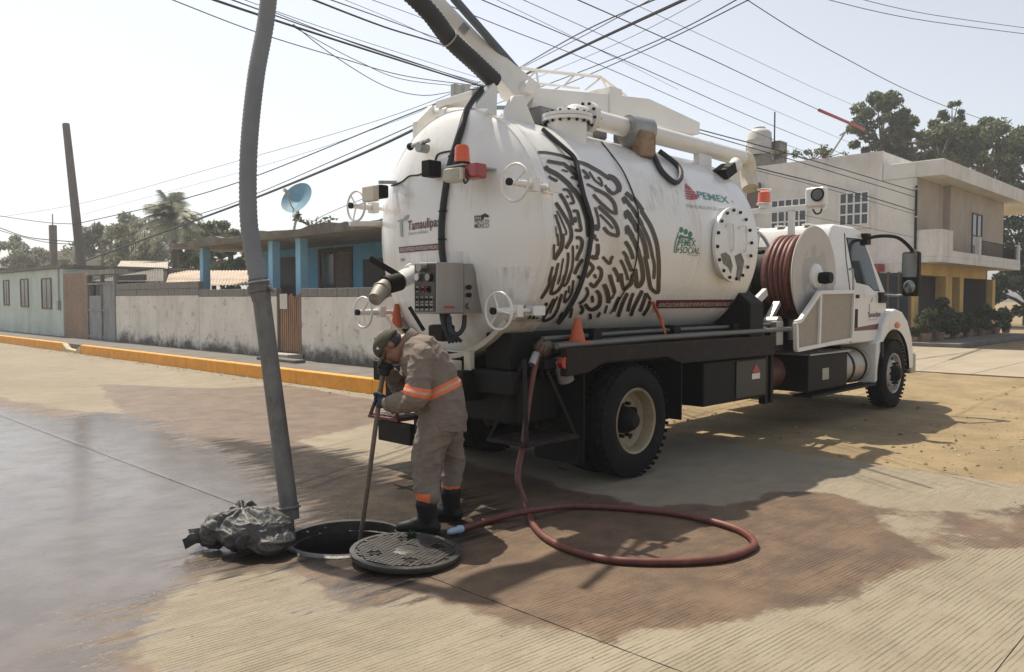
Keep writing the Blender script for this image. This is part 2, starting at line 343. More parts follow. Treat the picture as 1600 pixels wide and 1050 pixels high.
# base earth with an opening where the manhole shaft goes down
g = MB(); e = 600; hx0, hx1, hy0, hy1 = HOLE.x-0.42, HOLE.x+0.42, HOLE.y-0.42, HOLE.y+0.42
xs = [-e, hx0, hx1, e]; ys = [-e, hy0, hy1, e]
for i in range(3):
    for j in range(3):
        if i == 1 and j == 1: continue
        g.add([(xs[i],ys[j],-0.03),(xs[i+1],ys[j],-0.03),(xs[i+1],ys[j+1],-0.03),(xs[i],ys[j+1],-0.03)], [(0,1,2,3)])
ground = g.build('ground', dirtm, kind='structure')
road = bpy.data.objects.new('road', None); COL.objects.link(road); road['kind'] = 'structure'
XC = [-7.0, -2.0, 3.0, 8.2]; YC_ = [-9.1, -4.1, 0.89, 30.9, 75.9]
gap = 0.0028
for i in range(3):
    for j in range(len(YC_)-1):
        near = (i >= 1) and (1 <= j <= 2)
        st = 0.05 if near else (0.1 if j <= 2 else 0.5)
        slab(XC[i]+gap, XC[i+1]-gap, YC_[j]+gap, YC_[j+1]-gap, st, road, hole=(j == 2 and i in (1, 2)))
# dirt of the side street, gently uneven, then the next concrete street beyond it
def sheet(name, x0, x1, y0, y1, st, mat, amp, z0, kind='structure'):
    nx = int((x1-x0)/st)+1; ny = int((y1-y0)/st)+1
    X, Y = np.meshgrid(np.linspace(x0, x1, nx), np.linspace(y0, y1, ny), indexing='ij')
    Z = z0+amp*(np.sin(X*2.1+Y*0.7)*0.4+np.sin(Y*1.7-X*0.9+2)*0.35+np.sin(X*5.3+1)*np.sin(Y*4.7)*0.3+rng.normal(0, 0.25, X.shape))
    edge = np.minimum.reduce([X-x0, x1-X]); Z = np.where(edge < st*1.5, z0-0.02, Z)
    I = np.arange(nx*ny).reshape(nx, ny); F = np.stack([I[:-1,:-1], I[1:,:-1], I[1:,1:], I[:-1,1:]], -1).reshape(-1, 4)
    me = bpy.data.meshes.new(name); me.from_pydata(np.c_[X.ravel(), Y.ravel(), Z.ravel()].tolist(), [], F.tolist()); me.materials.append(mat)
    for p in me.polygons: p.use_smooth = True
    o = bpy.data.objects.new(name, me); COL.objects.link(o); o['kind'] = kind; return o
sheet('dirt_road', 8.21, 19.5, -14, 8.8, 0.14, dirtm, 0.014, 0.004)
fs = MB()
for j in range(6): fs.box((19.55, -20+j*5.0+0.012, -0.028), (29.8, -15+j*5.0-0.012, 0.012))
far_road = fs.build('far_road', farconc, kind='structure')
# loose stones and litter
def pebbles(name, label, n, fn, smin, smax, mat):
    g = MB()
    for _ in range(n):
        x, y, z = fn(); s = random.uniform(smin, smax)*random.choice((0.5, 0.7, 1, 1))
        a = random.uniform(0, 6.28); c, q = math.cos(a), math.sin(a); sx, sy, sz = s*random.uniform(.7, 1.4), s*random.uniform(.5, 1), s*random.uniform(.3, .7)
        pts = [(1,0,0),(0,1,0),(-1,0,0),(0,-1,0),(0.2,0.1,1)]
        g.add([(x+(u*sx)*c-(v*sy)*q+random.uniform(-.2,.2)*s, y+(u*sx)*q+(v*sy)*c, z-0.004+w*sz) for u, v, w in pts], [(0,1,4),(1,2,4),(2,3,4),(3,0,4)])
    o = g.build(name, mat); tag(o, label, None, kind='stuff'); return o
stone = M('pale_stone', (0.34, 0.28, 0.20), 0.9, var=0.35, vs=9)
stone2 = M('brown_litter', (0.16, 0.115, 0.07), 0.9, var=0.5, vs=12)
pebbles('gravel', 'loose pale stones scattered over the dirt side street', 800, lambda: (8.25+abs(random.gauss(0, 3.6)), random.uniform(-3, 8), 0.012), 0.008, 0.034, stone)
pebbles('leaf_litter', 'brown bits and clods lying on the dirt side street', 420, lambda: (8.3+abs(random.gauss(0, 4)), random.uniform(-2, 8), 0.014), 0.008, 0.036, stone2)
pebbles('gutter_litter', 'silt and pale rubble lying along the yellow kerb', 900, lambda: (8.19-abs(random.gauss(0, 0.22)), random.uniform(9.3, 30), 0.003), 0.010, 0.045, stone)
pebbles('road_grit', 'tiny dark specks of grit on the concrete road', 420, lambda: (random.uniform(-1, 8), random.uniform(0.2, 7), 0.003), 0.004, 0.012, stone2)

# ------------------------------------------------------------------ pavement, kerb
KH = 0.27
sw = MB()
for y0, y1 in ((8.9, 12.6), (12.6, 15.6), (15.6, 18.6), (18.6, 21.6), (21.6, 24.6), (24.6, 27.6), (27.6, 31), (31, 37), (37, 44), (44, 60)):
    B((8.36, y0+.006, -0.02), (9.82, y1-.006, KH-0.022+random.uniform(-.004, .004))).build('slab', sidewalkm, None, bevel=0.01)
slabs_sw = [o for o in bpy.data.objects if o.name.split('.')[0] == 'slab']
sidewalk = bpy.data.objects.new('pavement', None); COL.objects.link(sidewalk); sidewalk['kind'] = 'structure'
for o in slabs_sw: o.parent = sidewalk
kerb = thing('kerb', 'orange yellow painted concrete kerb running along the left street', 'kerb', (8.28, 18, 0))
def kerbseg(y0, y1):
    B((8.2, y0, -0.02), (8.35, y1, KH)).build('kerb_stone', kerbm, kerb, bevel=0.025, seg=3)
yy = 8.9
while yy < 26.2: kerbseg(yy+.003, min(yy+2.5, 26.3)-.003); yy += 2.5
for y0 in np.arange(28.0, 58, 3.0): kerbseg(y0+.003, y0+2.997)
ramp = MB().prism([(26.31, -0.02), (27.99, -0.02), (27.99, KH-0.01), (27.6, 0.11), (26.75, 0.08), (26.31, KH-0.03)], 'X', 8.19, 8.36)
ramp.build('kerb_ramp', M('bare_kerb', (0.52, 0.43, 0.28), 0.8, var=0.25, vs=5, bump=0.3, dirt=((0.6, 0.36, 0.12), 0.3, 4, 1)), kerb, bevel=0.02)

# ------------------------------------------------------------------ left side: walls and houses
def plaster(name, col, mold, mh, flake, amt):
    m = bpy.data.materials.new(name); m.use_nodes = True; N = m.node_tree.nodes; L = m.node_tree.links.new; b = N['Principled BSDF']; tc = N.new('ShaderNodeTexCoord')
    def nz(s, d, r, sc=(1,1,1)):
        mp = N.new('ShaderNodeMapping'); mp.inputs['Scale'].default_value = sc; L(tc.outputs['Object'], mp.inputs[0])
        n = N.new('ShaderNodeTexNoise'); n.inputs['Scale'].default_value = s; n.inputs['Detail'].default_value = d; n.inputs['Roughness'].default_value = r; L(mp.outputs[0], n.inputs['Vector']); return n.outputs[0]
    def ma(op, a, c):
        n = N.new('ShaderNodeMath'); n.operation = op
        for i, v in enumerate((a, c)):
            if isinstance(v, (int, float)): n.inputs[i].default_value = v
            else: L(v, n.inputs[i])
        return n.outputs[0]
    def mr(v, a, c, lo=0, hi=1):
        n = N.new('ShaderNodeMapRange'); n.interpolation_type = 'SMOOTHSTEP'
        for i, q in enumerate((a, c, lo, hi)): n.inputs[i+1].default_value = q
        L(v, n.inputs[0]); return n.outputs[0]
    def mix(f, a, c):
        n = N.new('ShaderNodeMix'); n.data_type = 'RGBA'; L(f, n.inputs[0])
        for i, v in ((6, a), (7, c)):
            if isinstance(v, tuple): n.inputs[i].default_value = v+(1,)
            else: L(v, n.inputs[i])
        return n.outputs[2]
    sx = N.new('ShaderNodeSeparateXYZ'); L(tc.outputs['Object'], sx.inputs[0])
    big = nz(0.9, 6, 0.65); streak = nz(2.2, 7, 0.7, (1, 1, 0.14)); sm = nz(4.5, 9, 0.75, (1, 0.7, 1))
    c = mix(mr(big, 0.35, 0.7), col, tuple(q*0.82 for q in col))
    c = mix(mr(streak, 0.5, 0.72, 0, 0.55), c, tuple(q*0.55 for q in col))
    c = mix(mr(sm, 0.60-0.1*amt, 0.66-0.08*amt, 0, 0.8), c, flake)
    low = ma('ADD', ma('SUBTRACT', mh, sx.outputs['Z']), ma('MULTIPLY', ma('SUBTRACT', nz(1.6, 8, 0.72), 0.5), 1.5))
    c = mix(mr(low, -0.05, 0.4, 0, 0.88), c, mold)
    L(c, b.inputs['Base Color']); b.inputs['Roughness'].default_value = 0.92; b.inputs['Specular IOR Level'].default_value = 0.2
    bp = N.new('ShaderNodeBump'); bp.inputs['Strength'].default_value = 0.5; bp.inputs['Distance'].default_value = 0.02; L(ma('ADD', sm, nz(30, 4, 0.6)), bp.inputs['Height']); L(bp.outputs[0], b.inputs['Normal'])
    return m
ww = plaster('whitewash', (0.78, 0.74, 0.66), (0.045, 0.045, 0.04), 0.62, (0.40, 0.37, 0.33), 0.35)
mintm = plaster('mint_plaster', (0.54, 0.63, 0.57), (0.15, 0.17, 0.15), 0.30, (0.38, 0.42, 0.39), 0.1)
bluem = plaster('blue_plaster', (0.22, 0.52, 0.78), (0.1, 0.25, 0.38), 0.0, (0.15, 0.36, 0.55), 0.1)
bluel = plaster('light_blue_plaster', (0.32, 0.58, 0.76), (0.2, 0.35, 0.45), 0.0, (0.25, 0.42, 0.52), 0.1)
brickm = plaster('worn_brick', (0.36, 0.255, 0.19), (0.17, 0.13, 0.10), 0.35, (0.42, 0.33, 0.25), 0.4)
roofm = M('weathered_roof', (0.17, 0.155, 0.13), 0.95, var=0.4, vs=2, bump=0.8, bs=15, dirt=((0.32, 0.28, 0.22), 0.3, 3, 1))
slabu = M('roof_slab_edge', (0.34, 0.31, 0.26), 0.95, var=0.3, vs=2, bump=0.5, dirt=((0.15, 0.13, 0.1), 0.35, 3, 0.3))
tinm = M('tan_sheet_roof', (0.48, 0.39, 0.30), 0.65, var=0.22, vs=1.2, metal=0.1, dirt=((0.30, 0.19, 0.11), 0.35, 2, 1))
woodd = M('dark_wood', (0.10, 0.07, 0.05), 0.7, var=0.35, vs=6, stretch=0.2)
bamboo = M('bamboo_slat', (0.30, 0.17, 0.10), 0.7, var=0.4, vs=7, stretch=0.2)
gatem = M('grey_sheet_metal', (0.25, 0.27, 0.28), 0.6, metal=0.2, var=0.25, vs=2, dirt=((0.14, 0.12, 0.10), 0.4, 3, 0.3))

WX = 9.82
def blocks(parent, y0, y1, z0, courses, x=WX, w=0.40, h=0.2):
    me = None
    for c in range(courses):
        y = y0 + (0 if c % 2 == 0 else -w/2)
        while y < y1-0.02:
            a, b_ = max(y, y0)+0.006, min(y+w, y1)-0.006
            if b_-a > 0.05:
                if me is None:
                    o = B((0, 0, 0), (0.15, 1, h-0.012)).build('block', blockm, None, bevel=0.006, seg=1); me = o.data
                else:
                    o = bpy.data.objects.new('block', me); COL.objects.link(o)
                    md = o.modifiers.new('bevel', 'BEVEL'); md.width = 0.006; md.segments = 1
                o.location = (x+random.uniform(-.008, .008), a, z0+c*h+0.006); o.scale = (1, b_-a, 1); attach(o, parent)
            y += w
def wall_thing(label, y0, y1, ztop, courses, holes=()):
    t = thing('boundary_wall', label, 'wall', (WX+0.08, (y0+y1)/2, KH-0.03))
    B((WX, y0, KH-0.04), (WX+0.16, y1, ztop)).build('plaster_wall', ww, t, bevel=0.012)
    B((WX+0.03, y0+.01, ztop-0.003), (WX+0.12, y1-.01, ztop+0.2*courses-0.02)).build('mortar', slabu, t)
    blocks(t, y0, y1, ztop, courses); return t
w1 = wall_thing('whitewashed mouldy wall with one course of grey blocks, right of the slatted gate', 9.3, 16.38, 1.70, 1)
w2 = wall_thing('whitewashed wall with one course of grey blocks, left of the slatted gate', 17.50, 21.7, 1.72, 1)
w3 = wall_thing('stained whitewashed wall topped with two courses of grey blocks, beside the metal gate', 21.72, 27.95, 1.76, 2)
# slatted gate with a sheet of paper
gt = thing('slatted_gate', 'narrow brown gate of upright slats between two whitewashed walls', 'gate', (WX+0.06, 16.9, 0.35))
for k in range(11):
    y = 16.47+k*0.092
    B((WX+0.03+random.uniform(0, .01), y, 0.40+random.uniform(-.02, .02)), (WX+0.055, y+0.062, 1.74+random.uniform(-.04, .05))).build('slat', bamboo, gt)
for z in (0.62, 1.1, 1.55): B((WX+0.057, 16.42, z), (WX+0.09, 17.47, z+0.06)).build('rail', woodd, gt)
for y in (16.40, 17.44): B((WX+0.02, y-.03, 0.24), (WX+0.12, y+.05, 1.8)).build('post', woodd, gt)
tag(B((WX+0.010, 17.02, 1.42), (WX+0.018, 17.36, 1.78)).build('paper_sheet', M('paper', (0.62, 0.60, 0.55), 0.9, var=0.1)), 'white sheet of paper hanging on the brown slatted gate', 'paper')
st = thing('gate_step', 'grey concrete steps below the slatted gate', 'step', (9.5, 16.7, KH))
B((9.40, 16.3, KH-0.05), (9.81, 17.5, 0.39)).build('upper_step', concrete, st, bevel=0.015)
B((9.12, 15.5, KH-0.05), (9.39, 17.2, 0.32)).build('lower_step', sidewalkm, st, bevel=0.015)

# blue house
bh = thing('blue_house', 'blue plastered house with a porch of light blue columns under a flat roof', 'house', (13, 18, 0.2))
B((12.5, 11.0, 0.0), (17.5, 23.2, 3.14)).build('wall', bluem, bh)
for y in (22.7, 18.74, 17.41, 13.4): B((10.36, y-0.11, 0.2), (10.58, y+0.11, 3.14)).build('column', bluel, bh, bevel=0.01)
B((10.34, 11, 0.1), (12.49, 23.2, 0.24)).build('porch_floor', concrete, bh)
rf = MB(); n = 60; edge = []
for i in range(n+1):
    y = 10.6+(24.0-10.6)*i/n; edge.append((y, 3.33+0.05*math.sin(y*2.1)+random.uniform(-.03, .03)))
prof = [(y, z) for y, z in edge]+[(24.0, 3.16), (10.6, 3.16)]
rf.prism(prof, 'X', 10.02, 10.2); rf.build('roof_edge', roofm, bh)
B((10.04, 10.62, 3.145), (17.8, 23.98, 3.30)).build('roof', slabu, bh)
def window_x(parent, X, y0, y1, z0, z1, nx, nz, frame, gl, t=0.05, deep=0.10):
    w = B((X-0.012, y0, z0), (X-0.004, y1, z1)).build('pane', gl, parent)
    f = MB(); 
    for i in range(nx+1):
        y = y0+(y1-y0)*i/nx; f.box((X-0.035, y-t/2, z0-t/2), (X-0.008, y+t/2, z1+t/2))
    for k in range(nz+1):
        z = z0+(z1-z0)*k/nz; f.box((X-0.033, y0, z-t/2), (X-0.0085, y1, z+t/2))
    f.build('window_frame', frame, parent)
p, q = at(500, 392, 'X', 12.5), at(550, 449, 'X', 12.5)
window_x(bh, 12.5, q.y, p.y, 1.30, 3.02, 2, 1, woodd, housegl, 0.12)
B((12.47, q.y+0.05, 1.35), (12.485, (p.y+q.y)/2-.05, 2.9)).build('shutter', M('brown_shutter', (0.16, 0.12, 0.09), 0.7, var=0.3, vs=8), bh)
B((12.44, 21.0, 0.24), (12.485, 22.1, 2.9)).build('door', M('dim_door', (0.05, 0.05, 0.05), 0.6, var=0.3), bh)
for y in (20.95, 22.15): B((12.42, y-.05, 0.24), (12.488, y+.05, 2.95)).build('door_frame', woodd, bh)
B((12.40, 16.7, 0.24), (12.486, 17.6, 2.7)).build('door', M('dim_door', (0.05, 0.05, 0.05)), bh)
# satellite dish
dc = at(467, 313, 'X', 11.5); dn = Vector((-0.62, -0.22, 0.35)).normalized()
ds = thing('satellite_dish', 'grey blue satellite dish standing on the roof of the blue house', 'satellite dish', (11.6, dc.y+0.3, 3.3))
dm = M('dish_paint', (0.15, 0.31, 0.41), 0.5, var=0.15)
MB().lathe([(0.12*(r/0.48)**2, r) for r in (0.001, .1, .2, .3, .38, .44, .48)]+[(0.115, 0.48), (-0.01, 0.001)], dc, dn, 32).build('dish', dm, ds, smooth=50)
MB().tube([(11.6, dc.y+0.5, 3.28), (11.6, dc.y+0.42, 3.6), dc-dn*0.05], 0.035, 8).build('mast', galv, ds, smooth=60)
lnb = dc+dn*0.62+Vector((0, -0.05, -0.12))
MB().tube([dc+Vector((0, 0, -0.42)), dc+dn*0.35+Vector((0, 0, -0.34)), lnb], 0.018, 6).build('feed_arm', galv, ds)
MB().cyl(lnb-dn*0.10, lnb+dn*0.08, 0.05, 12).build('receiver', galv, ds, smooth=50)
# metal gate, brick wall, mint house
mg = thing('metal_gate', 'grey sheet metal double gate beside the brick wall', 'gate', (WX, 29.3, KH))
B((WX+0.02, 28.02, KH-.03), (WX+0.06, 29.25, 2.2)).build('gate_leaf', gatem, mg, bevel=0.01)
B((WX+0.02, 29.30, KH-.03), (WX+0.06, 30.6, 1.78)).build('gate_leaf', gatem, mg, bevel=0.01)
for y in (27.97, 29.24, 30.6): B((WX-0.02, y-.04, KH-.04), (WX+0.1, y+.04, 2.55)).build('gate_post', M('grey_post', (0.2, 0.19, 0.18), 0.8, var=0.3), mg)
for z in (0.32, 1.25, 2.16): B((WX-0.015, 28.02, z), (WX+0.018, 30.56, z+.06)).build('gate_bar', gatem, mg)
B((WX-.03, 27.9, 2.5), (WX+0.4, 30.7, 2.66)).build('lintel', slabu, mg)
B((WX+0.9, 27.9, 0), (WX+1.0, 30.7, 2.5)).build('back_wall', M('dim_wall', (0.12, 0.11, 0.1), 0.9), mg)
bw = thing('brick_wall', 'bare reddish brown brick wall below the leaning utility pole', 'wall', (WX, 32, KH))
B((WX+0.02, 30.68, KH-.04), (WX+0.2, 33.2, 2.60)).build('mortar', slabu, bw)
bk = MB()
for c in range(34):
    z = KH-.03+c*0.07; y = 30.68+(0 if c % 2 else -0.12)
    while y < 33.2:
        a, b_ = max(y, 30.68)+.005, min(y+0.24, 33.2)-.005
        if b_-a > .04: bk.box((WX+random.uniform(-.004, .006), a, z), (WX+0.03, b_, z+0.058))
        y += 0.24
bk.build('brickwork', brickm, bw, kind='stuff')
mh = thing('mint_house', 'pale mint green house with three narrow windows at the far left', 'house', (12, 38, KH))
B((WX-0.02, 33.25, KH-.04), (15.5, 43.2, 2.83)).build('wall', mintm, mh, bevel=0.02)
B((WX-0.14, 33.1, 2.831), (15.7, 43.3, 2.95)).build('roof', roofm, mh)
for a, b_ in (((6.5, 439.5), (15, 475.7)), ((33, 438), (45, 478)), ((66, 437), (81, 481))):
    p, q = at(*a, 'X', WX-0.02), at(*b_, 'X', WX-0.02)
    w_ = B((WX-0.04, q.y, q.z), (WX-0.022, p.y, p.z)).build('window', housegl, mh)
    f = MB(); f.box((WX-.06, q.y-.06, q.z-.05), (WX-.023, q.y, p.z+.05)); f.box((WX-.06, p.y, q.z-.05), (WX-.023, p.y+.06, p.z+.05)); f.box((WX-.06, q.y, p.z), (WX-.0235, p.y, p.z+.05)); f.box((WX-.058, q.y, q.z-.05), (WX-.0238, p.y, q.z))
    f.box((WX-.05, (q.y+p.y)/2-.02, q.z), (WX-.041, (q.y+p.y)/2+.02, p.z))
    f.build('window_frame', M('rust_bar', (0.14, 0.10, 0.08), 0.8, var=0.2), mh)
mt = thing('meter_box', 'small electricity meter on the corner of the mint green house', 'meter', (WX-.08, 33.6, 1.3))
B((WX-.14, 33.5, 1.25), (WX-.022, 33.72, 1.6)).build('box', galv, mt, bevel=0.02); MB().cyl((WX-.06, 33.62, 1.6), (WX-.06, 33.62, 2.9), 0.025, 6).build('conduit', galv, mt)
fh = thing('beige_house', 'beige rendered house past the mint house at the left edge', 'house', (12, 48, KH))
B((WX+.02, 43.4, KH-.04), (15, 58, 3.0)).build('wall', M('beige_render', (0.46, 0.38, 0.30), 0.9, var=0.2, vs=1), fh); B((WX-.05, 43.35, 3.0), (15.2, 58.2, 3.12)).build('roof', roofm, fh)
hb = thing('grey_block_building', 'small grey block building on the roofs behind the mint house', 'building', (24, 52, 0))
for (x0, x1, yt) in ((48, 100, 398), (100, 128, 392), (0, 50, 408)):
    p, q = at(x0, yt, 'X', 26), at(x1, yt, 'X', 26)
    B((26, min(p.y, q.y), 0), (29, max(p.y, q.y)-.02, p.z)).build('wall', M('grey_render', (0.36, 0.34, 0.31), 0.95, var=0.2, vs=1), hb)
# sheet roofs behind the wall
def sheetroof(label, pa, pb, Xl, Xh, pyl, pyh, mat, name='sheet_roof'):
    a, b_ = at(pa, pyl, 'X', Xl), at(pb, pyl, 'X', Xl); c, d = at(pa+8, pyh, 'X', Xh), at(pb, pyh, 'X', Xh)
    g = MB(); n = max(12, int(abs(a.y-b_.y)/0.055)); vs = []
    for i in range(n+1):
        t = i/n; w = 0.02*math.sin(i*math.pi/2); l = lerp(a, b_, t); h = lerp(c, d, t)
        vs += [(l.x, l.y, l.z+w), (h.x, h.y, h.z+w)]
    g.add(vs, [(2*i, 2*i+1, 2*i+3, 2*i+2) for i in range(n)])
    t = thing(name, label, 'roof', ((a.x+c.x)/2, (a.y+b_.y)/2, min(a.z, c.z)))
    o = g.build('sheets', mat, t, recalc=False); s = o.modifiers.new('s', 'SOLIDIFY'); s.thickness = 0.01
    for i in (0.03, 0.5, 0.97):
        l = lerp(a, b_, i); h = lerp(c, d, i); MB().cyl((l.x+.1, l.y, 0), (l.x+.1, l.y, l.z), 0.05, 8).build('post', woodd, t); MB().cyl((h.x-.1, h.y, 0), (h.x-.1, h.y, h.z), 0.05, 8).build('post', woodd, t)
sheetroof('long tan corrugated sheet roof behind the whitewashed wall', 258, 420, 11.6, 14.5, 446, 423, tinm)
sheetroof('crumpled pale sheet roof behind the metal gate', 181, 262, 13.5, 17, 420, 408, M('pale_sheet', (0.5, 0.45, 0.38), 0.7, var=0.3, vs=1.5))
sheetroof('dark sagging roof above the two-course block wall', 140, 255, 10.6, 13.2, 440, 421, roofm)

# ------------------------------------------------------------------ utility poles
polem = M('weathered_pole', (0.17, 0.15, 0.135), 0.9, var=0.3, vs=4, stretch=0.2, bump=0.4)
p0 = at(130, 440, 'X', 11.6); p1 = at(103, 194, 'X', 11.6); dr = (p1-p0); p00 = p0-dr*(p0.z/dr.z)
pl = thing('utility_pole', 'leaning dark utility pole rising behind the brick wall', 'pole', p00)
MB().tube([p00, p0, p1], [0.21, 0.20, 0.15], 14).build('shaft', polem, pl, smooth=50)
MB().obox(p0+dr*0.21+Vector((-.05, .15, 0)), (Vector((1,0,0)), Vector((0,1,0)), Vector((0,0,1))), (0.12, 0.22, 0.10)).build('cable_bracket', galv, pl)
b0 = at(84, 415, 'X', 17); b1 = at(81, 352, 'X', 17)
pl2 = thing('concrete_post', 'short square concrete post with a thin antenna behind the mint house', 'post', (b0.x, b0.y, 0))
B((b0.x-.2, b0.y-.2, 0), (b0.x+.2, b0.y+.2, b1.z)).build('shaft', polem, pl2, bevel=0.03); MB().cyl((b0.x, b0.y, b1.z), (b0.x, b0.y, b1.z+0.75), 0.04, 6).build('antenna', galv, pl2)
pp = Vector((13.6, 11.9, 0)); PT = at(768, 132, 'X', 13.6)
pl3 = thing('power_pole', 'power pole standing behind the tank where the cables meet', 'pole', (PT.x, PT.y, 0))
MB().tube([(PT.x, PT.y, 0), (PT.x, PT.y, PT.z+0.05)], [0.17, 0.11], 12).build('shaft', concrete, pl3, smooth=50)
for dz in (0.15, 0.55): MB().beam((PT.x-.4, PT.y+.4, PT.z-dz), (PT.x+.4, PT.y-.4, PT.z-dz), 0.08, 0.08).build('cross_arm', galv, pl3)

# ------------------------------------------------------------------ right side: white two-storey building
BX, BY0 = 31.0, 9.85
bwht = plaster('building_white', (0.70, 0.685, 0.645), (0.45, 0.43, 0.39), 0.0, (0.54, 0.52, 0.48), 0.0)
byel = plaster('yellow_plaster', (0.62, 0.43, 0.16), (0.38, 0.27, 0.14), 0.3, (0.56, 0.40, 0.18), 0.1)
btan = plaster('tan_plaster', (0.42, 0.365, 0.31), (0.3, 0.25, 0.2), 0.0, (0.40, 0.31, 0.24), 0.1)
wb = thing('white_building', 'white two storey corner building with yellow ground floor and balcony', 'building', (33, 12, 0.1))
B((BX, BY0, 3.05), (41, 19.5, 6.04)).build('upper_wall', bwht, wb)
B((BX-.01, 11.05, 6.0), (BX+.18, 19.6, 7.15)).build('parapet', bwht, wb)
B((BX+.18, 11.05, 6.62), (41, 11.2, 7.13)).build('parapet', bwht, wb)
B((BX-.02, 8.95, 6.05), (48.5, 11.03, 6.62)).build('roof_canopy', bwht, wb, bevel=0.02)
B((BX+.02, 11.03, 6.045), (41, 19.5, 6.2)).build('roof', slabu, wb)
B((BX-.02, 8.95, 2.98), (42.3, 19.5, 3.19)).build('floor_slab', bwht, wb)
B((BX-.02, 9.085, 3.195), (BX+.12, BY0+.02, 4.15)).build('balcony_end', bwht, wb)
B((BX-.018, 8.953, 3.195), (32.2, 9.08, 4.14)).build('balcony_end', bwht, wb)
B((32.205, 8.955, 3.195), (42.3, 9.08, 3.42)).build('balcony_kerb', bwht, wb)
for x in (35.6, 41.9): B((x, 8.952, 3.42), (x+.32, 9.10, 4.12)).build('balcony_post', bwht, wb)
rl = MB()
for x in np.arange(36.0, 41.9, 0.16): rl.cyl((x, 9.02, 3.42), (x, 9.02, 4.0), 0.012, 5)
rl.beam((35.9, 9.02, 4.0), (41.95, 9.02, 4.0), 0.03, 0.03); rl.build('railing', blackp, wb)
B((BX+.02, BY0-.004, 3.2), (34.1, BY0+.1, 6.04)).build('balcony_wall', btan, wb)
B((34.1, BY0-.25, 3.2), (42.0, BY0+.1, 6.04)).build('balcony_wall', btan, wb)
def window_y(parent, Y, x0, x1, z0, z1, nx, nz, fr, gl, t=0.05):
    B((x0, Y-.02, z0), (x1, Y-.008, z1)).build('pane', gl, parent); f = MB()
    for i in range(nx+1):
        x = x0+(x1-x0)*i/nx; f.box((x-t/2, Y-.05, z0-t/2), (x+t/2, Y-.009, z1+t/2))
    for k in range(nz+1):
        z = z0+(z1-z0)*k/nz; f.box((x0, Y-.048, z-t/2), (x1, Y-.0095, z+t/2))
    f.build('window_frame', fr, parent)
wfr = M('white_frame', (0.7, 0.7, 0.68), 0.5, var=0.08)
window_y(wb, BY0-.25, 37.0, 38.4, 3.4, 5.2, 2, 2, woodd, housegl)
def window_px(a, b_, nx, nz):
    p, q = at(*a, 'X', BX), at(*b_, 'X', BX); ys = sorted((p.y, q.y)); zs = sorted((p.z, q.z)); zc = zs
    for i in range(nx):
        for k in range(nz):
            ya = ys[0]+(ys[1]-ys[0])*i/nx; yb = ys[0]+(ys[1]-ys[0])*(i+1)/nx; za = zs[0]+(zs[1]-zs[0])*k/nz; zb = zs[0]+(zs[1]-zs[0])*(k+1)/nz
            B((BX-.02, ya+.02, za+.02), (BX-.006, yb-.02, zb-.02)).build('pane', housegl, wb)
    f = MB()
    for i in range(nx+1):
        y = ys[0]+(ys[1]-ys[0])*i/nx; f.box((BX-.06, y-.03, zs[0]-.04), (BX-.004, y+.03, zs[1]+.04))
    for k in range(nz+1):
        z = zs[0]+(zs[1]-zs[0])*k/nz; f.box((BX-.055, ys[0], z-.03), (BX-.0045, ys[1], z+.03))
    f.build('window_frame', wfr, wb)
    B((BX-.10, ys[0]-.1, zs[0]-.13), (BX-.003, ys[1]+.1, zs[0]-.045)).build('window_sill', bwht, wb)
window_px((1313, 303), (1357, 350), 4, 3)
window_px((1206, 314), (1260, 362), 5, 3)
p, q = at(1172, 288, 'X', BX), at(1189, 330, 'X', BX)
B((BX-.25, q.y, q.z), (BX-.005, p.y, p.z)).build('brown_panel', M('brown_panel', (0.14, 0.10, 0.09), 0.7, var=0.2), wb)
# ground floor: yellow columns with open bays and rooms behind
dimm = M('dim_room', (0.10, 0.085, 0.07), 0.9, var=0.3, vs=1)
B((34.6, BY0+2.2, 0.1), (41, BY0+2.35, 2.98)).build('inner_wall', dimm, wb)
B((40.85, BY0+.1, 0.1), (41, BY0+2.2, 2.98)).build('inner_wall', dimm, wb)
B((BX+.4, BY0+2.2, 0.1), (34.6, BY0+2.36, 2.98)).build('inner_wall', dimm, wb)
B((BX, BY0, 0.0), (41, 19.5, 0.14)).build('floor', concrete, wb)
B((BX+.01, BY0+.01, 2.55), (40.5, BY0+.4, 2.98)).build('yellow_beam', byel, wb)
def col(px, w):
    x = at(px, 460, 'Y', BY0).x; B((x, BY0, 0.1), (x+w, BY0+.4, 2.56)).build('column', byel, wb, bevel=0.02)
B((BX-.005, BY0+.012, 0.1), (BX+.5, BY0+.45, 2.99)).build('column', byel, wb, bevel=0.02)
for px, w in ((1478, .8), (1500, .5), (1551, .45)): col(px, w)
B((BX, 11.15, 0.1), (BX+.25, 12.2, 2.98)).build('pier', byel, wb)
B((BX, BY0+.46, 0.1), (BX+.2, 11.14, 2.98)).build('pier', bwht, wb)
B((BX, 13.9, 0.1), (BX+.25, 19.5, 2.98)).build('pier', bwht, wb)
B((BX+.3, 12.2, 0.1), (BX+.4, 13.9, 2.98)).build('roller_shutter', M('dim_door', (0.05, 0.05, 0.05)), wb)
sa_, sb_ = at(1372, 440, 'X', BX-.01), at(1422, 440, 'X', BX-.01)
B((BX-.03, sb_.y, 0.2), (BX-.008, sa_.y, 2.62)).build('shop_window', M('shop_glass', (0.02, 0.02, 0.022), .15, var=.4), wb)
for k_ in range(4): y_ = sb_.y+(sa_.y-sb_.y)*k_/3; B((BX-.06, y_-.04, 0.2), (BX-.0085, y_+.04, 2.66)).build('shop_frame', woodd, wb)
B((BX-.6, 10.9, 2.68), (BX-.02, 12.9, 2.95)).build('awning', M('red_awning', (0.33, 0.05, 0.05), 0.7, var=0.2), wb)
pv = sidewalk
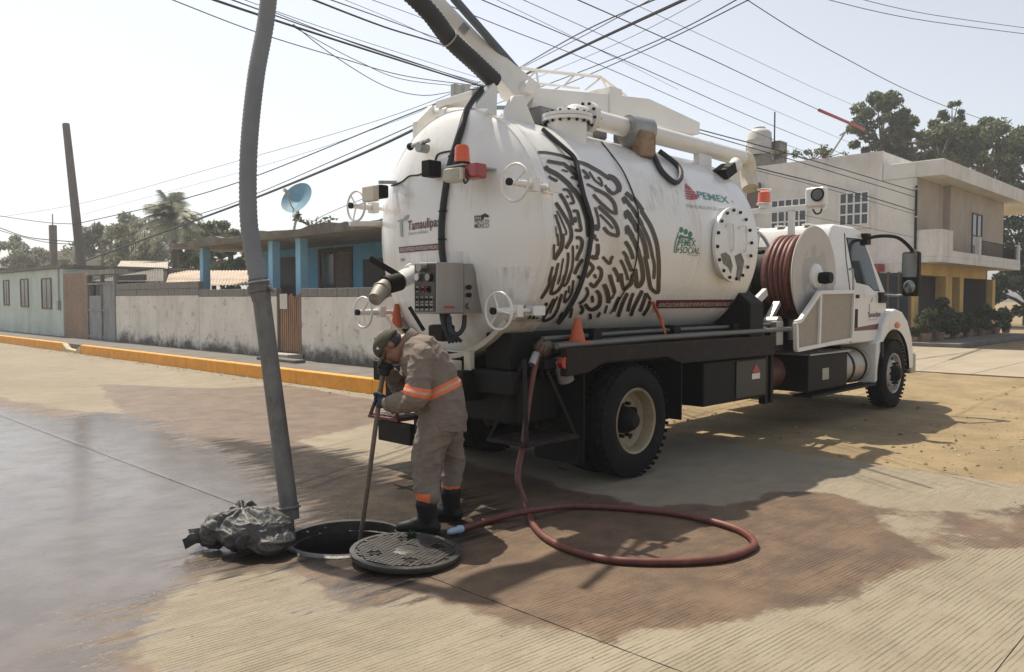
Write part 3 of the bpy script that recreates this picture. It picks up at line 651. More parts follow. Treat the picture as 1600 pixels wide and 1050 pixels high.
o = B((29.82, 8.0, -0.02), (BX-.02, 20, 0.15)).build('slab', sidewalkm, None, bevel=0.02); o.parent = pv
o = B((BX-.02, 8.0, -0.02), (41, BY0-.01, 0.15)).build('slab', sidewalkm, None, bevel=0.02); o.parent = pv
tp = at(1432, 290, 'X', BX-.08)
dp = thing('service_pipe', 'thin dark upright pipe on the corner of the white building', 'pipe', (BX-.1, tp.y, 2.9))
MB().cyl((BX-.08, tp.y, 2.0), (BX-.08, tp.y, tp.z), 0.045, 8).build('pipe', blackp, dp)
for z in (3.4, 4.6, 5.6): B((BX-.13, tp.y-.06, z), (BX-.005, tp.y+.06, z+.05)).build('clamp', galv, dp)
# water tank on the roof
tcx = at(1193, 245, 'X', 33.0)
wt = thing('water_tank', 'pale grey plastic water tank on a block base above the white roof', 'water tank', (33, tcx.y, 6.2))
wtm = M('tank_plastic', (0.50, 0.49, 0.47), 0.55, var=0.12)
B((32.3, tcx.y-.75, 6.2), (33.7, tcx.y+.75, tcx.z)).build('block_base', blockm, wt, bevel=0.02)
B((33.0, tcx.y-.75, tcx.z), (33.7, tcx.y+.85, tcx.z+.62)).build('block_base', blockm, wt, bevel=0.02)
MB().lathe([(0, .48), (.05, .52), (.3, .52), (.32, .54), (.36, .52), (.62, .52), (.65, .54), (.7, .52), (.95, .50), (1.05, .42), (1.12, .30), (1.13, .25), (1.2, .25), (1.22, .22), (1.23, .001)], (32.6, tcx.y, tcx.z), (0, 0, 1), 28).build('tank', wtm, wt, smooth=40)
MB().cyl((32.75, tcx.y-.62, 6.2), (32.75, tcx.y-.62, tcx.z+1.8), 0.03, 6).build('pipe', blackp, wt)
hp = thing('bent_pipe', 'thin bent pipe slanting up from the roof of the white building', 'pipe', (BX+.3, 12.4, 7.1))
MB().tube(smoothpts([at(1297, 243, 'X', 31.3), at(1318, 211, 'X', 31.3), at(1321, 206, 'X', 31.3), at(1312, 212, 'X', 31.3)], 4), 0.035, 6).build('pipe', galv, hp)

# ------------------------------------------------------------------ vegetation
def leafm(name, c1, c2):
    m = bpy.data.materials.new(name); m.use_nodes = True; N = m.node_tree.nodes; L = m.node_tree.links.new; b = N['Principled BSDF']
    g = N.new('ShaderNodeNewGeometry'); mx = N.new('ShaderNodeMix'); mx.data_type = 'RGBA'; mx.inputs[6].default_value = c1+(1,); mx.inputs[7].default_value = c2+(1,)
    L(g.outputs['Random Per Island'], mx.inputs[0]); L(mx.outputs[2], b.inputs['Base Color']); b.inputs['Roughness'].default_value = 0.55; b.inputs['Specular IOR Level'].default_value = 0.4
    tr = N.new('ShaderNodeBsdfTranslucent'); L(mx.outputs[2], tr.inputs[0]); ms = N.new('ShaderNodeMixShader'); ms.inputs[0].default_value = 0.40
    L(b.outputs[0], ms.inputs[1]); L(tr.outputs[0], ms.inputs[2]); L(ms.outputs[0], N['Material Output'].inputs[0]); return m
lf1 = leafm('foliage_dark', (0.045, 0.065, 0.028), (0.12, 0.145, 0.07))
lf2 = leafm('foliage_mid', (0.065, 0.09, 0.038), (0.17, 0.19, 0.095))
lf3 = leafm('foliage_hazed', (0.16, 0.17, 0.115), (0.29, 0.295, 0.21))  # leaf colour paled to paint in the haze over far trees
bark = M('bark', (0.13, 0.105, 0.08), 0.95, var=0.3, vs=6, bump=0.6)
def leaves(centres, rad, n, size):
    # quads scattered round clump centres
    k = len(centres); idx = rng.integers(0, k, n); d = rng.normal(0, 1, (n, 3)); d /= np.linalg.norm(d, axis=1)[:, None]
    rr = rad[idx]*rng.uniform(0.25, 1.08, n)**0.55; P = centres[idx]+d*rr[:, None]*np.array([1, 1, 0.8])
    a = rng.normal(0, 1, (n, 3)); a[:, 2] -= 0.3; a /= np.linalg.norm(a, axis=1)[:, None]
    b = np.cross(a, rng.normal(0, 1, (n, 3))); b /= np.linalg.norm(b, axis=1)[:, None]
    s = size*rng.uniform(0.6, 1.3, n)[:, None]; a = a*s; b = b*s*0.42
    V = np.stack([P-a, P+b, P+a, P-b], 1).reshape(-1, 3); F = np.arange(4*n).reshape(-1, 4); return V, F
def mesh_np(name, V, F, mat, parent):
    me = bpy.data.meshes.new(name); me.from_pydata(V.tolist(), [], F.tolist()); me.materials.append(mat)
    o = bpy.data.objects.new(name, me); COL.objects.link(o)
    if parent is not None: attach(o, parent)
    return o
def tree(label, c, radii, base_z, nclump, nleaf, lsize, mat, group=None, name='tree', cat='tree', openness=1.0):
    nleaf = int(nleaf*0.8)
    c = Vector(c); t = thing(name, label, cat, (c.x, c.y, base_z), group)
    q = rng.normal(0, 1, (nclump, 3)); q /= np.linalg.norm(q, axis=1)[:, None]; q *= rng.uniform(0.35, 1.0, nclump)[:, None]**0.6
    C = np.array(c)+q*np.array(radii); rad = rng.uniform(0.12, 0.27, nclump)*max(radii)*openness
    V, F = leaves(C, rad, nleaf, lsize); mesh_np('crown', V, F, mat, t)
    g = MB(); tr = 0.045*max(radii)+0.05; fork = Vector((c.x, c.y, max(base_z+0.3, c.z-radii[2]*0.7)))
    g.tube([(c.x, c.y, base_z), ((c.x+fork.x)/2+0.05, c.y, (base_z+fork.z)/2), fork], [tr*1.4, tr*1.1, tr], 8)
    for i in range(0, nclump, max(1, nclump//14)):
        e = Vector(C[i]); m_ = fork.lerp(e, 0.5)+Vector((0, 0, 0.1*radii[2])); g.tube([fork, m_, e], [tr*.6, tr*.35, tr*.12], 5)
    g.build('trunk', bark, t, smooth=60); return t
def tpx(px, py, d): return dep(px, py, d)
TG = 'trees behind the left houses'
tree('broad pale mango tree behind the leaning pole', tpx(185, 385, 62), (3.2, 3.2, 2.2), 0, 46, 9000, 0.20, lf3)
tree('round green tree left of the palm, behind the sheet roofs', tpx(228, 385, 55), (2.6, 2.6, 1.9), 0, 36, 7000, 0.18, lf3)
tree('dark tree just right of the palm', tpx(320, 392, 48), (2.2, 2.2, 1.7), 0, 34, 7000, 0.16, lf2)
tree('leafy tree above the porch roof of the blue house', tpx(345, 372, 44), (1.4, 1.4, 0.9), 0, 22, 4200, 0.14, lf2)
tree('dark tree seen between the porch columns', tpx(362, 412, 40), (1.9, 1.9, 1.4), 0, 26, 5200, 0.15, lf1)
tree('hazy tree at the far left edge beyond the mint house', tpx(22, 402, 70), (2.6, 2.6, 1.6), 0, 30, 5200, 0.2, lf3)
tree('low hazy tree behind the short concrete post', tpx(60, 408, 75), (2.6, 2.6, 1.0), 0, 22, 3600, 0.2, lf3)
tree('tall rounded leafy tree behind the stepped white parapet', tpx(1378, 196, 52), (2.1, 2.1, 2.1), 0, 46, 9500, 0.17, lf2)
tree('loose tree with one tall shoot, right of the rounded tree', tpx(1470, 226, 52), (2.6, 2.6, 1.6), 0, 44, 7600, 0.17, lf2)
tree('thin upright tree sticking out above the crowns', tpx(1488, 185, 53), (0.9, 0.9, 1.3), 0, 14, 1000, 0.17, lf2)
tree('broad bright leaved tree at the right edge above the canopy', tpx(1540, 240, 55), (3.2, 3.2, 2.1), 0, 44, 9000, 0.19, lf2)
tree('dense tree filling the right edge above the white building', tpx(1625, 255, 58), (3.4, 3.4, 2.6), 0, 40, 8500, 0.2, lf1)
tree('dark shaded tree past the end of the balcony', tpx(1608, 370, 50), (2.4, 2.4, 3.0), 0, 46, 9000, 0.18, lf1)
tree('low dark tree past the last yellow column', tpx(1620, 460, 48), (2.6, 2.6, 1.6), 0, 40, 7500, 0.17, lf1)
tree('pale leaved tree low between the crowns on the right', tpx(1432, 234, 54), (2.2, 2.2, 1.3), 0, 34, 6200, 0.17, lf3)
# palm
def palm(label, px, py, d):
    c = tpx(px, py, d); t = thing('palm_tree', label, 'palm tree', (c.x, c.y, 0))
    MB().tube([(c.x+.3, c.y, 0), (c.x+.12, c.y, c.z*0.55), c], [0.24, 0.17, 0.14], 10).build('trunk', bark, t, smooth=60)
    fr = MB(); 
    for i in range(46):
        a = i*2.399; el = R(random.uniform(-20, 80)); L_ = random.uniform(1.7, 2.5)
        d0 = Vector((math.cos(a)*math.cos(el), math.sin(a)*math.cos(el), math.sin(el))); pts = []
        for k in range(11):
            s = k/10; pts.append(c+d0*L_*s+Vector((0, 0, -1.35*s*s*(0.5+0.5*math.cos(el)))))
        fr.tube(pts, [0.03*(1-k/11)+.004 for k in range(11)], 4)
        side = d0.cross(Vector((0, 0, 1))); side = side.normalized() if side.length > .1 else Vector((1, 0, 0))
        for k in range(2, 11):
            for u in (0, 0.5):
                p_ = pts[k-1].lerp(pts[k], u); tn = (pts[k]-pts[k-1]).normalized()
                for sg in (-1, 1):
                    l = 0.75*(1-abs(k/10-0.5)*0.9)*random.uniform(.8, 1.1); tip = p_+(side*sg*0.8+tn*0.6+Vector((0, 0, -0.45))).normalized()*l; w = tn*0.055
                    fr.add([p_-w, p_+w, tip], [(0, 1, 2)])
    fr.build('fronds', leafm('palm_leaf', (0.19, 0.205, 0.145), (0.32, 0.33, 0.25)), t, recalc=False)  # frond colour lightened, distance haze painted in
palm('tall palm tree above the sheet roofs left of the suction hose', 270, 342, 42)
# potted plants before the yellow columns
potm = M('clay_pot', (0.26, 0.16, 0.11), 0.85, var=0.3)
def potted(label, px, Yv, h, w, n, mat):
    x = at(px, 505, 'Y', Yv).x; t = thing('potted_plant', label, 'plant', (x, Yv, 0.15))
    MB().lathe([(0, 0.001), (0, .14), (.3, .2), (.3, .17), (.27, .001)], (x, Yv, 0.152), (0, 0, 1), 16).build('pot', potm, t, smooth=40)
    C = np.array([(x+random.gauss(0, w*.4), Yv+random.gauss(0, w*.3), 0.40+h*.8*random.uniform(.05, 1)) for _ in range(9)]); V, F = leaves(C, np.full(9, w*.42), n, 0.075); mesh_np('leaves', V, F, mat, t)
    g = MB()
    for c in C: g.tube([(x, Yv, .4), (x, Yv, .4+h*.2), tuple(c)], [.02, .015, .006], 4)
    g.build('stem', bark, t)
potted('bushy plant by the first yellow column, behind the truck bumper', 1447, 9.3, 1.1, 0.5, 1500, lf1)
potted('tall bushy plant in front of the open bay of the yellow ground floor', 1468, 9.25, 1.5, 0.55, 1900, lf1)
potted('dark plant in a clay pot between the two inner yellow columns', 1492, 9.3, 1.2, 0.5, 1500, lf1)
potted('low dark plant before the wide yellow-framed doorway', 1513, 9.3, 0.9, 0.5, 1200, lf1)
potted('dark shrub before the right half of the yellow-framed doorway', 1533, 9.3, 1.2, 0.6, 1700, lf1)
potted('slender plant at the last yellow column', 1556, 9.2, 1.0, 0.4, 1000, lf2)
potted('small plant in a pot on the balcony floor side, by the last column', 1572, 9.2, 0.7, 0.4, 800, lf2)
# dry shrubs on the roofs
def shrub(label, p, h, n, mat):
    t = thing('roof_shrub', label, 'plant', p); g = MB(); C = []
    for _ in range(7):
        e = Vector(p)+Vector((random.gauss(0, .35), random.gauss(0, .35), h*random.uniform(.5, 1))); g.tube([p, e], [.03, .012], 4); C.append(tuple(e))
    g.build('stem', bark, t); V, F = leaves(np.array(C), np.full(7, .16), n, 0.08); mesh_np('leaves', V, F, mat, t)
shrub('straggly shrub on the roof edge right of the water tank', at(1268, 252, 'X', 31.5), 0.5, 160, lf1)
shrub('small spiky plant beside the straggly shrub on the white roof', at(1285, 248, 'X', 31.6), 0.35, 120, lf2)
shrub('pale dry shrub beside the base of the rooftop water tank', at(1210, 250, 'X', 31.8), 0.45, 260, lf3)
shrub('low tuft on the blue house roof right of the dish', at(487, 354, 'X', 11.2), 0.22, 60, lf1)

# ------------------------------------------------------------------ overhead cables
wirem = M('cable_black', (0.03, 0.032, 0.036), 0.7, var=0.2)
def wire(label, pts, d0, d1, r, group=None, name='overhead_cable'):
    # pts: three or more sightline points, distance runs from d0 to d1
    P = []; n = len(pts); acc = [0]
    for i in range(1, n): acc.append(acc[-1]+math.hypot(pts[i][0]-pts[i-1][0], pts[i][1]-pts[i-1][1]))
    for i, (x, y) in enumerate(pts):
        t = acc[i]/acc[-1]; P.append(dep(x, y, 1/(1/d0+(1/d1-1/d0)*t)))
    o = MB().tube(smoothpts(P, 8), r*0.75, 5).build(name, wirem); tag(o, label, 'cable', group); return o
G1 = 'cables from upper left to the pole'
wire('thick cable bundle crossing behind the suction hose at upper left', [(300,-12),(400,22),(560,74),(768,140)], 9, 17.5, 0.022)
wire('second thick cable just under the upper left bundle', [(330,-12),(480,42),(600,82),(768,138)], 9, 17.5, 0.012)
wire('lowest cable at upper left, sagging to the tank top', [(255,-6),(400,50),(530,90),(640,120),(768,136)], 10, 17.5, 0.010)
wire('thickest of the thin cables from the upper left, ending at the boom hose', [(470,-8),(600,42),(690,70),(768,100)], 9, 17.5, 0.018, G1)
wire('thin cable just above the thickest one that meets the boom hose', [(495,-8),(640,44),(768,92)], 9, 17.5, 0.010, G1)
wire('topmost thin cable from the upper left to the pole behind the tank', [(560,-8),(690,40),(768,75)], 9, 17.5, 0.006, G1)
wire('thin cable between the upper left bundle and the boom hose', [(425,18),(560,70),(690,112),(768,134)], 10, 17.5, 0.008, G1)
wire('deep sagging loop of cable left of the tank top', [(458,38),(520,86),(600,134),(660,149),(715,142),(768,136)], 11, 17.5, 0.009)
wire('shallow sagging cable above the deep loop', [(462,44),(560,96),(640,126),(768,138)], 11, 17.5, 0.008)
wire('thick black cable running down left from the tank to the palm', [(768,138),(640,206),(530,256),(400,309),(290,350),(100,420)], 17.5, 40, 0.05)
wire('thin cable with its twin just above the thick left cable', [(768,140),(640,198),(400,303),(300,338),(110,390)], 17.5, 40, 0.018)
wire('middle cable sloping down left to the leaning pole', [(768,130),(640,178),(400,275),(267,316),(118,350)], 17.5, 33, 0.022)
wire('faint cable high above the roofs, sloping left', [(768,120),(600,185),(370,252),(126,318),(-40,345)], 17.5, 45, 0.010)
wire('cable from the leaning pole toward the left edge, upper', [(118,350),(76,348),(30,342),(-20,334)], 33, 40, 0.02)
wire('cable from the leaning pole toward the left edge, middle', [(118,378),(46,371),(0,356),(-30,345)], 33, 36, 0.025)
wire('cable from the leaning pole toward the left edge, lowest', [(118,382),(70,378),(20,366),(-30,350)], 33, 36, 0.02)
wire('short faint cable under the thick left cable', [(640,282),(520,330),(478,352)], 20, 25, 0.012)
G2 = 'cables rising to the upper right'
wire('upper cable of the close pair rising right from behind the boom', [(768,132),(900,55),(1045,-10)], 17.5, 9, 0.012, G2)
wire('lower cable of the close pair rising right from behind the boom', [(768,130),(900,62),(1030,-8)], 17.5, 9, 0.008, G2)
wire('thickest cable rising to the upper right from behind the boom', [(768,142),(900,78),(1085,-8)], 17.5, 9, 0.028)
wire('upper cable of the lower pair rising right above the top railing', [(768,165),(1000,75),(1165,-8)], 17.5, 9, 0.010, G2)
wire('lower cable of the lower pair rising right above the top railing', [(790,172),(1000,82),(1185,-8)], 17.5, 9, 0.010, G2)
G3 = 'cables crossing the sky to the right'
wire('thin cable crossing the sky just left of the water tank', [(730,-10),(1000,105),(1180,185),(1340,250)], 12, 34, 0.012, G3)
wire('lowest long thin cable crossing the sky down to the white roof', [(680,0),(800,48),(950,107),(1200,215),(1330,262)], 12, 34, 0.010, G3)
wire('faint thin cable between the sleeve cable and the water tank', [(800,-8),(1100,125),(1330,224)], 12, 34, 0.008, G3)
wire('thin cable carrying the red sleeve near the rounded tree', [(885,-8),(1110,92),(1280,172),(1400,222)], 12, 36, 0.013)
wire('upper cable crossing the blue sky to the right edge of the trees', [(1155,-8),(1300,80),(1475,165),(1640,220)], 14, 40, 0.012)
wire('hair-thin cable between the two upper right cable pairs', [(768,150),(960,70),(1110,-8)], 17.5, 9, 0.005)
wire('hair-thin cable dropping from the top centre to the tank', [(760,-8),(900,60),(1060,140)], 12, 22, 0.006)
wire('faint cable from the top centre down to the white parapet', [(960,-8),(1150,80),(1300,150),(1420,200)], 14, 38, 0.007)
wire('second faint cable above the roofs at left, sloping to the pole', [(768,126),(600,196),(400,262),(130,335)], 17.5, 40, 0.008)
wire('thin cable just over the thick cable at upper left', [(360,-8),(560,62),(768,128)], 9, 17.5, 0.006)
wire('hair-thin cable at the upper left above the shallow sag', [(520,-8),(660,52),(768,112)], 10, 17.5, 0.005)
wire('faint cable before the white wall under the upper window', [(1180,322),(1300,345),(1434,372)], 26, 28.6, 0.010)
wire('topmost cable in the upper right corner', [(1320,-8),(1450,22),(1650,50)], 14, 18, 0.008)
wire('second cable in the upper right corner', [(1265,-8),(1425,29),(1650,59)], 14, 18, 0.009)
wire('upper of two close cables passing before the white building', [(1000,176),(1084,200),(1250,245),(1434,300)], 19, 28.6, 0.020)
wire('lower of two close cables passing before the white building', [(1000,180),(1084,205),(1225,246),(1434,309)], 19, 28.6, 0.017)
wire('cable drooping to the pipe on the white building corner', [(1080,235),(1165,258),(1325,298),(1434,331)], 19, 28.6, 0.022)
wire('pale twin of the drooping cable before the white building', [(1080,238),(1165,262),(1300,297),(1434,336)], 19, 28.6, 0.012)
a, b_ = at(1280, 172, 'X', 30), at(1352, 199, 'X', 30)
tag(MB().tube([dep(1280, 172, 24.6), dep(1315, 187, 27.0), dep(1350, 202, 30.0)], 0.05, 8).build('cable_sleeve', M('red_sleeve', (0.42, 0.04, 0.07), 0.5, var=0.1)), 'red plastic sleeve on a cable left of the rounded tree', 'sleeve')

# ------------------------------------------------------------------ the vacuum truck
TY, TZ, TR, XR, XF, DD = 5.45, 2.25, 1.08, 4.86, 8.45, 0.26
T = thing('vacuum_truck', 'white vacuum tanker truck with brown glyph pattern and raised boom', 'truck', (8.5, TY, 0))
def hit_tank(px, py, off=0.004):
    d = ray(px, py); oy, oz = CAM.y-TY, CAM.z-TZ; a = d.y**2+d.z**2; b = 2*(oy*d.y+oz*d.z); c = oy*oy+oz*oz-(TR+off)**2
    D = b*b-4*a*c
    t = (-b-math.sqrt(D))/(2*a) if D > 0 else -b/(2*a); return CAM+d*t
def door_x(y, z):
    r = min(1.0, math.hypot(y-TY, z-TZ)/(TR-0.005)); return 4.835-DD*(1-r**2.2)**0.75
def hit_door(px, py, off=0.005):
    d = ray(px, py); lo, hi = (3.9-CAM.x)/d.x, (4.84-CAM.x)/d.x
    f = lambda t: (CAM.x+d.x*t)-(door_x(CAM.y+d.y*t, CAM.z+d.z*t)-off)
    for _ in range(40):
        m = (lo+hi)/2
        if f(m) > 0: hi = m
        else: lo = m
    return CAM+d*hi
def cylp(x, s, off=0.004):
    # x along the tank, s = arc length up from the near-side midline
    a = s/TR; return Vector((x, TY-(TR+off)*math.cos(a), TZ+(TR+off)*math.sin(a)))
def uncyl(p): return p.x, math.atan2(p.z-TZ, TY-p.y)*TR
XA = Vector((1, 0, 0))
tank = MB().lathe([(XR-4, TR), (XR-4+0.09, TR+0.008), (XR-4+0.10, TR)]+[(x-4, TR) for x in np.linspace(XR+0.2, XF, 12)]+[(XF-4+0.30*math.sin(a), TR*math.cos(a)**0.75) for a in np.linspace(0.12, 1.55, 12)], (4, TY, TZ), XA, 128).build('tank', tankw, T, smooth=40)
dprof = [(4.853-4, TR-.02), (4.853-4, TR+.006), (4.835-4, TR+.006)]
for r in np.linspace(1.0, 0.0, 26): dprof.append((door_x(TY+r*(TR-.005), TZ)-4, max(r*(TR-.005), 1e-4)))
door = MB().lathe(dprof, (4, TY, TZ), XA, 112).build('rear_door', tankw, T, smooth=40)
MB().lathe([(4.848-4, TR-.04), (4.861-4, TR-.04), (4.861-4, TR-.006), (4.848-4, TR-.006)], (4, TY, TZ), XA, 96, True).build('door_seal', blackp, T)
# gutter under the door
gp = []
for k in range(25):
    a = R(-136+92*k/24); gp.append((math.cos(a), math.sin(a)))
g = MB()
vs = []; 
for (c, s) in gp:
    for (x, r) in ((4.68, TR+0.015), (4.68, TR+0.06), (5.10, TR+0.07), (5.10, TR+0.02), (5.08, TR+.04), (4.70, TR+.035)): vs.append((x, TY+r*c, TZ+r*s))
g.add(vs, [(i*6+k, i*6+(k+1)%6, (i+1)*6+(k+1)%6, (i+1)*6+k) for i in range(24) for k in range(6)]); g.build('drip_gutter', cream, T, smooth=40)

def quad_on(fn, c, mat, name, parent, n=10, m=3):
    g = MB(); vs = []
    for i in range(n+1):
        for k in range(m+1):
            u, v = i/n, k/m; x = (c[0][0]*(1-u)+c[1][0]*u)*(1-v)+(c[3][0]*(1-u)+c[2][0]*u)*v; y = (c[0][1]*(1-u)+c[1][1]*u)*(1-v)+(c[3][1]*(1-u)+c[2][1]*u)*v
            vs.append(fn(x, y))
    g.add(vs, [(i*(m+1)+k, (i+1)*(m+1)+k, (i+1)*(m+1)+k+1, i*(m+1)+k+1) for i in range(n) for k in range(m)]); return g.build(name, mat, parent)
def poly_on(fn, pts, mat, name, parent): return MB().add([fn(*p) for p in pts], [tuple(range(len(pts)))]).build(name, mat, parent)
def put_text(surf, s, L, Rr, h, mat, bold=0.0, shear=0.0, off=0.006):
    # L, Rr: sightlines of the ends of the base line; h letter height in metres
    v, f = text2d(s, 1.0, bold, shear); xs = [p[0] for p in v]; x0, x1 = min(xs), max(xs); k = h/0.69
    g = MB(); out = []
    if surf == 'tank':
        (xa, sa), (xb, sb) = uncyl(hit_tank(*L)), uncyl(hit_tank(*Rr))
        for x, y in v:
            t = (x-x0)/(x1-x0); out.append(cylp(xa+(xb-xa)*t, sa+(sb-sa)*t+y*k, off))
    elif surf == 'door':
        a, b = hit_door(*L), hit_door(*Rr)
        for x, y in v:
            t = (x-x0)/(x1-x0); Y = a.y+(b.y-a.y)*t; Z = a.z+(b.z-a.z)*t+y*k; out.append((door_x(Y, Z)-off, Y, Z))
    else:
        a, b = at(*L, 'Y', surf), at(*Rr, 'Y', surf)
        for x, y in v:
            t = (x-x0)/(x1-x0); out.append((a.x+(b.x-a.x)*t, surf, a.z+(b.z-a.z)*t+y*k))
    g.add(out, f); return g.build('lettering', mat, T, recalc=False)
# ---- glyph pattern printed on the tank
TILES = {1:(835,225,14),2:(905,225,14),3:(835,295,14),4:(905,295,14),5:(945,330,14),6:(835,365,14),7:(905,400,10),8:(820,430,11.667)}
GL = [(1,62,[(75,180),(250,185),(430,215),(620,260),(760,310),(900,360)]),(2,75,[(-60,380),(0,395),(150,440),(300,520),(450,605),(600,710),(680,760)]),(1,75,[(280,370),(370,385),(560,420),(640,430),(720,490),(850,620),(960,740)]),
(1,100,[(240,480),(300,560),(480,650),(640,770),(760,880),(880,1040)]),(1,62,[(315,700),(380,750),(510,810)]),(1,38,[(600,560),(740,605)]),(1,45,[(780,470),(860,520),(960,620)]),(1,60,[(800,720),(900,750),(960,770)]),(1,50,[(940,890),(1010,950)]),(1,55,[(1050,560),(1120,620),(1200,740),(1090,710)]),
(2,42,[(220,600),(280,690),(350,790),(450,870),(520,920)]),(2,48,[(510,900),(480,790),(410,720)]),(2,45,[(170,870),(280,930),(420,1000),(500,1050)]),(4,75,[(340,0),(480,60),(600,130),(700,220),(770,320),(800,440),(810,570)]),(4,65,[(800,530),(700,500),(560,380),(430,260),(310,120)]),
(2,110,[(620,700),(720,730),(800,790),(860,880),(880,960),(860,1040)]),(2,50,[(570,890),(620,980),(680,1050)]),(4,75,[(620,-10),(690,70),(760,100),(850,50),(905,0)]),
(3,55,[(620,15),(720,20),(790,100),(850,230),(860,310),(770,315)]),(3,50,[(700,150),(760,190)]),(3,75,[(560,100),(640,220),(720,370),(780,520),(820,680),(840,800)]),(3,75,[(470,300),(560,430),(660,590),(740,730),(800,870),(820,1050)]),(3,38,[(490,480),(560,600),(630,760),(700,930),(695,1010)]),(3,55,[(460,560),(500,680),(560,850),(600,1050)]),(3,30,[(470,820),(490,1050)]),
(3,65,[(840,490),(940,490),(980,640),(1010,800),(1020,910),(890,900)]),(3,65,[(890,610),(910,740)]),(3,100,[(850,-10),(960,150),(1040,300),(1100,480),(1160,700),(1190,1050)]),
(4,75,[(420,380),(520,470),(640,580),(740,680),(810,790),(850,900),(850,1020),(760,1010),(640,960),(540,840)]),(4,48,[(450,560),(560,660),(680,790),(750,870)]),(4,50,[(350,400),(400,560),(430,720),(440,860)]),(4,130,[(290,830),(450,865)]),(4,50,[(290,980),(380,1050)]),
(4,90,[(1020,80),(1110,160),(1200,250)]),(4,80,[(970,170),(1080,310),(1200,470),(1290,640)]),(4,110,[(1020,470),(1110,600),(1210,760),(1300,950)]),(4,40,[(990,540),(1030,640)]),(4,35,[(940,200),(1000,330)]),(4,80,[(1040,800),(1120,930),(1190,1050)]),(4,40,[(1020,830),(1040,1000)]),(4,80,[(1180,180),(1300,330),(1400,480)]),(4,60,[(1290,600),(1400,790)]),
(5,85,[(800,-20),(900,140),(1000,310),(1080,500),(1140,700),(1170,900),(1180,1050)]),(5,70,[(740,160),(840,350),(930,540),(1000,750),(1060,1050)]),(5,100,[(510,20),(600,180),(700,340),(800,500),(870,700),(910,900),(930,1050)]),(5,100,[(490,350),(570,500),(650,660),(720,820),(780,1050)]),(5,80,[(450,660),(520,760),(580,880),(620,1050)]),(5,70,[(400,880),(470,970),(500,1050)]),(5,40,[(440,40),(470,170)]),(5,45,[(470,320),(480,500)]),
(6,40,[(510,0),(530,200),(515,270)]),(6,92,[(610,0),(620,150),(590,320),(520,440),(430,570)]),(6,45,[(440,230),(430,400),(420,560)]),(6,80,[(820,0),(800,130),(740,240),(690,330)]),(6,40,[(690,0),(695,40)]),(6,75,[(910,95),(1000,95),(1050,190),(1020,350),(960,480),(925,600)]),(6,45,[(940,250),(945,340)]),(6,50,[(845,260),(850,500),(830,750),(760,950),(720,1050)]),(6,55,[(740,410),(745,560),(710,800),(640,1050)]),(6,35,[(640,540),(600,760),(550,1050)]),(6,55,[(530,640),(490,820),(440,1050)]),(6,55,[(405,720),(360,900),(320,1050)]),(6,75,[(1060,560),(980,680),(920,800),(880,890)]),(6,70,[(950,920),(1010,990)]),(6,70,[(1170,610),(1290,740),(1220,860),(1140,960)]),(6,60,[(1310,890),(1350,980)]),(6,80,[(1390,220),(1390,430),(1310,540),(1250,480)]),(6,60,[(1290,60),(1400,160)]),
(7,45,[(180,20),(260,40),(300,20)]),(7,45,[(370,10),(420,70),(480,120),(500,60),(530,0)]),(7,55,[(290,170),(345,220),(345,320),(300,400),(230,480),(170,420)]),(7,45,[(250,290),(255,340)]),(7,55,[(540,180),(580,250),(620,350),(610,410)]),(7,60,[(480,290),(510,400),(550,530),(550,580)]),(7,70,[(390,440),(440,560),(460,680),(455,740)]),(7,30,[(455,700),(520,650),(560,570)]),
(7,45,[(650,60),(700,160),(740,270),(765,380)]),(7,55,[(660,270),(670,400),(700,520),(760,480),(820,420),(840,280)]),(7,60,[(740,30),(790,150),(820,240)]),(7,65,[(880,200),(895,350),(905,470),(960,450),(1000,350),(990,200),(950,0)]),(7,58,[(1030,0),(1070,200),(1100,400),(1130,510),(1230,570),(1245,400),(1250,200),(1245,0)]),(7,45,[(1150,0),(1180,150),(1170,360)]),
(7,55,[(990,540),(920,680),(850,820),(810,940)]),(7,50,[(850,580),(810,680),(760,870)]),(7,55,[(760,580),(690,720),(640,860),(610,950)]),(7,55,[(630,640),(580,760),(540,870)]),(7,55,[(1050,580),(1010,720),(950,870)]),(7,50,[(1110,700),(1080,810),(1000,930)]),(7,45,[(1050,580),(1120,690)]),(7,60,[(270,540),(325,620),(320,760),(240,830),(160,830),(90,750)]),(7,50,[(205,620),(215,730)]),(7,45,[(110,490),(140,580),(80,690),(0,750)]),(7,50,[(20,770),(60,840),(20,910)]),(7,35,[(440,770),(400,900)]),(7,40,[(330,880),(290,960)]),(7,45,[(175,900),(180,990)]),
(8,55,[(470,0),(440,200),(300,430)]),(8,55,[(550,0),(510,200),(480,340),(600,290),(690,150),(730,0)]),(8,35,[(650,0),(605,170)]),(8,45,[(830,0),(780,130),(710,210)]),(8,42,[(890,90),(870,250),(830,380),(730,500),(730,420),(760,280)]),(8,35,[(815,190),(800,330)]),(8,50,[(680,340),(640,480),(590,640),(490,780),(330,830),(420,650),(540,430)]),(8,32,[(600,390),(530,540),(460,700)]),(8,50,[(410,500),(370,570)]),(8,35,[(110,730),(50,850)]),(8,45,[(180,740),(120,850)]),(8,55,[(250,770),(190,850)]),(8,45,[(870,600),(830,780)]),(8,60,[(700,680),(640,780)])]
